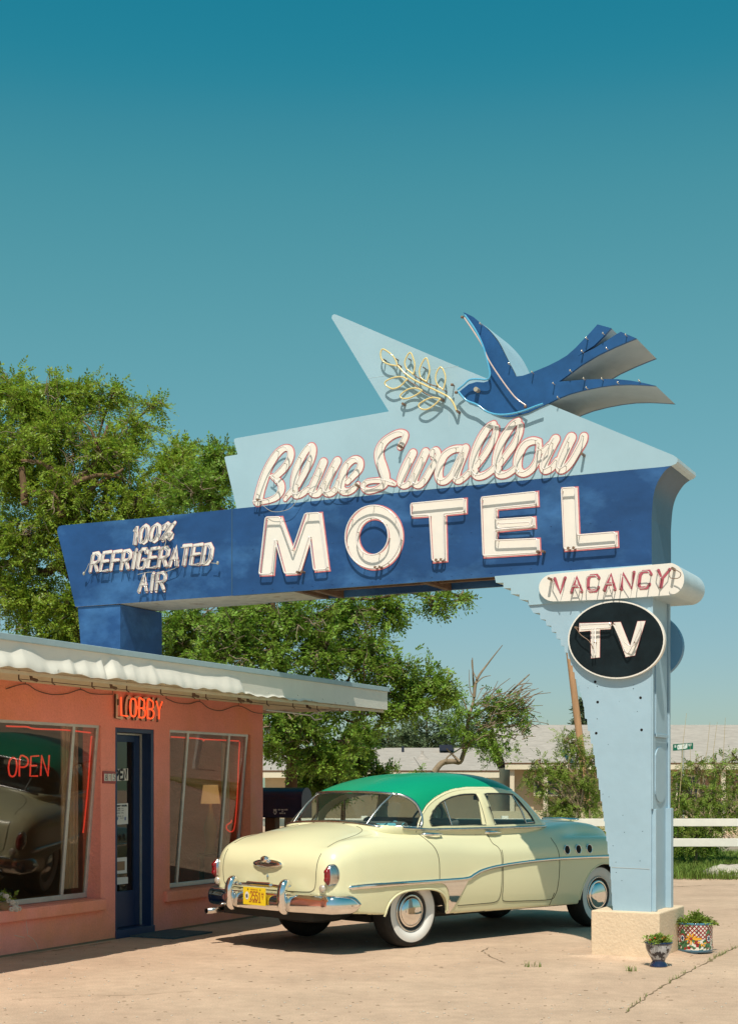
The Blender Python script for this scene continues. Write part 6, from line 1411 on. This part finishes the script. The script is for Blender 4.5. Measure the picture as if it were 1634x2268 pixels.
# utility pole
a = onY((1262,1460), 44); b = onY((1284,1640), 44); d = (b-a)/(b.z-a.z); pl_t = a+d*(8.5-a.z); pl_b = a+d*(0-a.z)
m = MB(); m.tube([pl_b, pl_t], [.125, .085], 12); tag(m.build('utility_pole', 'pole_wood'), 'leaning wooden utility pole beyond the pillar left edge', 'utility pole')
a = onY((640,1650), 50)
m = MB(); m.tube([(a.x, 50, 0), (a.x, 50, 5.0)], [.12, .1], 10); tag(m.build('utility_pole', 'pole_wood'), 'far wooden pole half hidden by the tree behind the office', 'utility pole')
# street sign
YS = 31.5; c = onY(zz(1460,2000,600,[(1217,235)])[0], YS); ss = thing('street_sign', 'green street name sign reading CHOCTAW ST above the shrub', 'street sign', (c.x, YS, 0))
a = onY(zz(1460,2000,600,[(1140,235)])[0], YS).x; b = onY(zz(1460,2000,600,[(1293,230)])[0], YS).x; hz_ = .145
fS = lambda p, q, r__: Vector((p, r__, q))
tl = .02; m = MB(); m.prism([(a, c.z-hz_/2-.015), (b, c.z-hz_/2+.02), (b, c.z+hz_/2+.02), (a, c.z+hz_/2-.015)], YS, YS+.01, fS)
flat_text(m, 'CHOCTAW', [(a+.10, c.z+.035), (b-.13, c.z+.062), (a+.10, c.z-.055), (b-.13, c.z-.028)], .010, YS-.002, fS, 1, gap=.3)
flat_text(m, 'ST', [(b-.11, c.z+.062), (b-.03, c.z+.064), (b-.11, c.z+.02), (b-.03, c.z+.022)], .006, YS-.002, fS, 1, gap=.5); flat_text(m, 'S', [(a+.03, c.z+.03), (a+.07, c.z+.03), (a+.03, c.z-.01), (a+.07, c.z-.01)], .006, YS-.002, fS, 1, gap=.3)
m.build('name_blade', ['street_green', 'sign_letter'], ss); m = MB(); m.tube([(c.x, YS+.03, 0), (c.x, YS+.03, c.z+.05)], .03, 8); m.build('post', 'alu', ss)
# rock at the lawn edge
m = MB(); a = onG((1600,1945)); vs = []; m.ellipsoid(a+Vector((.25,.2,.05)), (.55,.5,.16), None, 0, 14, 8); o = m.build('rock', 'stone_pale'); tag(o, 'pale flat rock at the right end of the lawn edge', 'rock')
for v_ in o.data.vertices: v_.co += Vector((rnd.uniform(-.03,.03), rnd.uniform(-.03,.03), rnd.uniform(-.02,.02)))
# ------------------------------------------------------------------ flower pots
def plant_mesh(c, r_, h_, n, leaf, parent, name='plant', size=.03):
    P = np.array(c) + rodr(n)*np.array([r_, r_, h_*.5])*rng.uniform(.2, 1.1, (n, 1)) + np.array([0, 0, h_*.45]); d = (P-np.array(c)); d /= np.linalg.norm(d, axis=1)[:, None]
    V, Fq = leaves(P, d, size*1.6, 5, size*.8, size*1.4, .4); return np_mesh(name, V, Fq, leaf, parent)
z5 = lambda P: zz(1460,2380,600,P)
pb_ = onG(z5([(1030,872)])[0]); s_px = 600/1634/K*pb_.y/F
urn = thing('urn_planter', 'small black and white glazed urn with red flowers in front of the plinth', 'flower pot', tuple(pb_))
k = s_px; m = MB(); m.lathe([(0,.0),(70*k,0),(70*k,.008),(66*k,18*k),(48*k,42*k),(55*k,58*k)], pb_, seg=40, mi=0); m.lathe([(55*k,58*k),(78*k,95*k),(96*k,140*k),(100*k,170*k)], pb_, seg=40, mi=1)
m.lathe([(100*k,170*k),(106*k,176*k),(106*k,190*k),(96*k,192*k),(92*k,180*k)], pb_, seg=40, mi=0); m.build('pot', ['glaze_navy', 'urn_white'], urn)
m = MB(); m.lathe([(0,178*k),(94*k,178*k)], pb_, seg=24); m.build('soil', 'soil', urn)
plant_mesh(pb_+Vector((0,0,182*k)), 100*k, 55*k, 190, 'leaf_shrub', urn, size=.016)
m = MB()
for a in range(9): m.ellipsoid(pb_+Vector((rnd.uniform(-90,90)*k, rnd.uniform(-80,20)*k, rnd.uniform(195,235)*k)), (.011,.011,.008), None, 0, 8, 5)
build_split(m, 'flower', 'petal_red', urn)
pt = onG(z5([(1328,775)])[0]) + Vector((0, .12, 0)); k = 600/1634/K*pt.y/F; Rr = 134*k; H_ = 232*k
pot = thing('talavera_planter', 'large drum planter painted with red lattice and bright flowers beside the plinth', 'flower pot', tuple(pt))
m = MB(); m.lathe([(0,.012),(Rr*1.0,.012),(Rr*1.0,.035)], pt, seg=56, mi=1); m.lathe([(Rr,.035),(Rr*.985,H_*.5),(Rr*1.0,H_-.02)], pt, seg=56, mi=0); m.lathe([(Rr*1.0,H_-.02),(Rr*1.02,H_-.012),(Rr*1.02,H_),(Rr*.93,H_),(Rr*.92,H_-.04)], pt, seg=56, mi=1)
for a in range(4): an = a*math.pi/2+.8-ROT; m.box(pt+Vector((math.cos(an)*Rr*.75, math.sin(an)*Rr*.75, .006)), (.06,.06,.014), 1)
m.build('pot', ['lattice', 'glaze_blue'], pot)
m = MB()
def dab(ang, z_, ra, rz, mi, lift=.002, rot=0., n=14):
    an0 = -math.pi/2 + ang; vs = []
    for i in range(n):
        t = 2*math.pi*i/n; a_ = ra*math.cos(t)*math.cos(rot)-rz*math.sin(t)*math.sin(rot); b_ = ra*math.cos(t)*math.sin(rot)+rz*math.sin(t)*math.cos(rot)
        q = an0 + a_/Rr; rr = Rr*.995+lift; vs.append(pt+Vector((math.cos(q)*rr, math.sin(q)*rr, z_+b_)))
    c_ = pt+Vector((math.cos(an0)*(Rr*.995+lift), math.sin(an0)*(Rr*.995+lift), z_)); vs.append(c_); m.add(vs, [(i, (i+1) % n, n) for i in range(n)], mi, True)
zc_ = H_*.50
for ang in (-.95, .62):
    dab(ang, zc_, .034, .085, 2, .0015)
    dab(ang, zc_, .033, .045, 3, .003); dab(ang, zc_, .022, .030, 0, .0045)
    for i in range(8): a_ = i*math.pi/4; dab(ang+.018*math.cos(a_)/Rr, zc_+.024*math.sin(a_), .006, .006, 5, .006)
    dab(ang, zc_, .010, .012, 4, .0075)
for i in range(9): a_ = -.2 + i*2*math.pi/9; dab(-.42+.035*math.cos(a_)/Rr, zc_+.035*math.sin(a_), .022, .007, 1, .004, a_)
dab(-.10, zc_, .045, .012, 1, .0045); dab(-.42, zc_, .012, .012, 3, .006)
for i in range(18): dab(rnd.uniform(-1.2, 1.2), rnd.uniform(.05, .12), .016, .007, (2, 3, 2, 1)[i % 4], .003+.0004*i, rnd.uniform(0, 3))
m.build('painted_flowers', ['glaze_blue', 'glaze_yellow', 'glaze_green', 'glaze_red', 'glaze_navy', 'paper'], pot)
m = MB(); m.lathe([(0,H_-.03),(Rr*.93,H_-.03)], pt, seg=30); m.build('soil', 'soil', pot)
plant_mesh(pt+Vector((0,0,H_-.03)), Rr*1.05, .07, 260, 'leaf_shrub', pot, size=.024); plant_mesh(pt+Vector((.02,0,H_)), Rr*.30, .09, 40, 'leaf_shrub', pot, name='tall_sprig', size=.020)
# flowers on the left ledge
fl_ = onU((6, 2003), UW+.0); base = W(UW+.0, fl_[0], .425)
fp = thing('flower_bunch', 'bunch of white flowers at the left end of the window ledge', 'flowers', tuple(base), ROT)
m = MB(); m.lathe([(0,0),(.05,0),(.065,.08),(.06,.08)], base, seg=20); m.build('pot', 'brown_box', fp)
plant_mesh(base+Vector((0,0,.05)), .13, .12, 90, 'leaf_shrub', fp, size=.02)
m = MB()
for i in range(26):
    c = base + Vector((rnd.uniform(-.08,.16), rnd.uniform(-.14,.1), rnd.uniform(.0,.16)))
    for j in range(6): a = j*math.pi/3; m.ellipsoid(c+Vector((.014*math.cos(a), -.008, .014*math.sin(a))), (.012,.006,.010), None, 0, 6, 4)
build_split(m, 'flower', 'petal_white', fp)
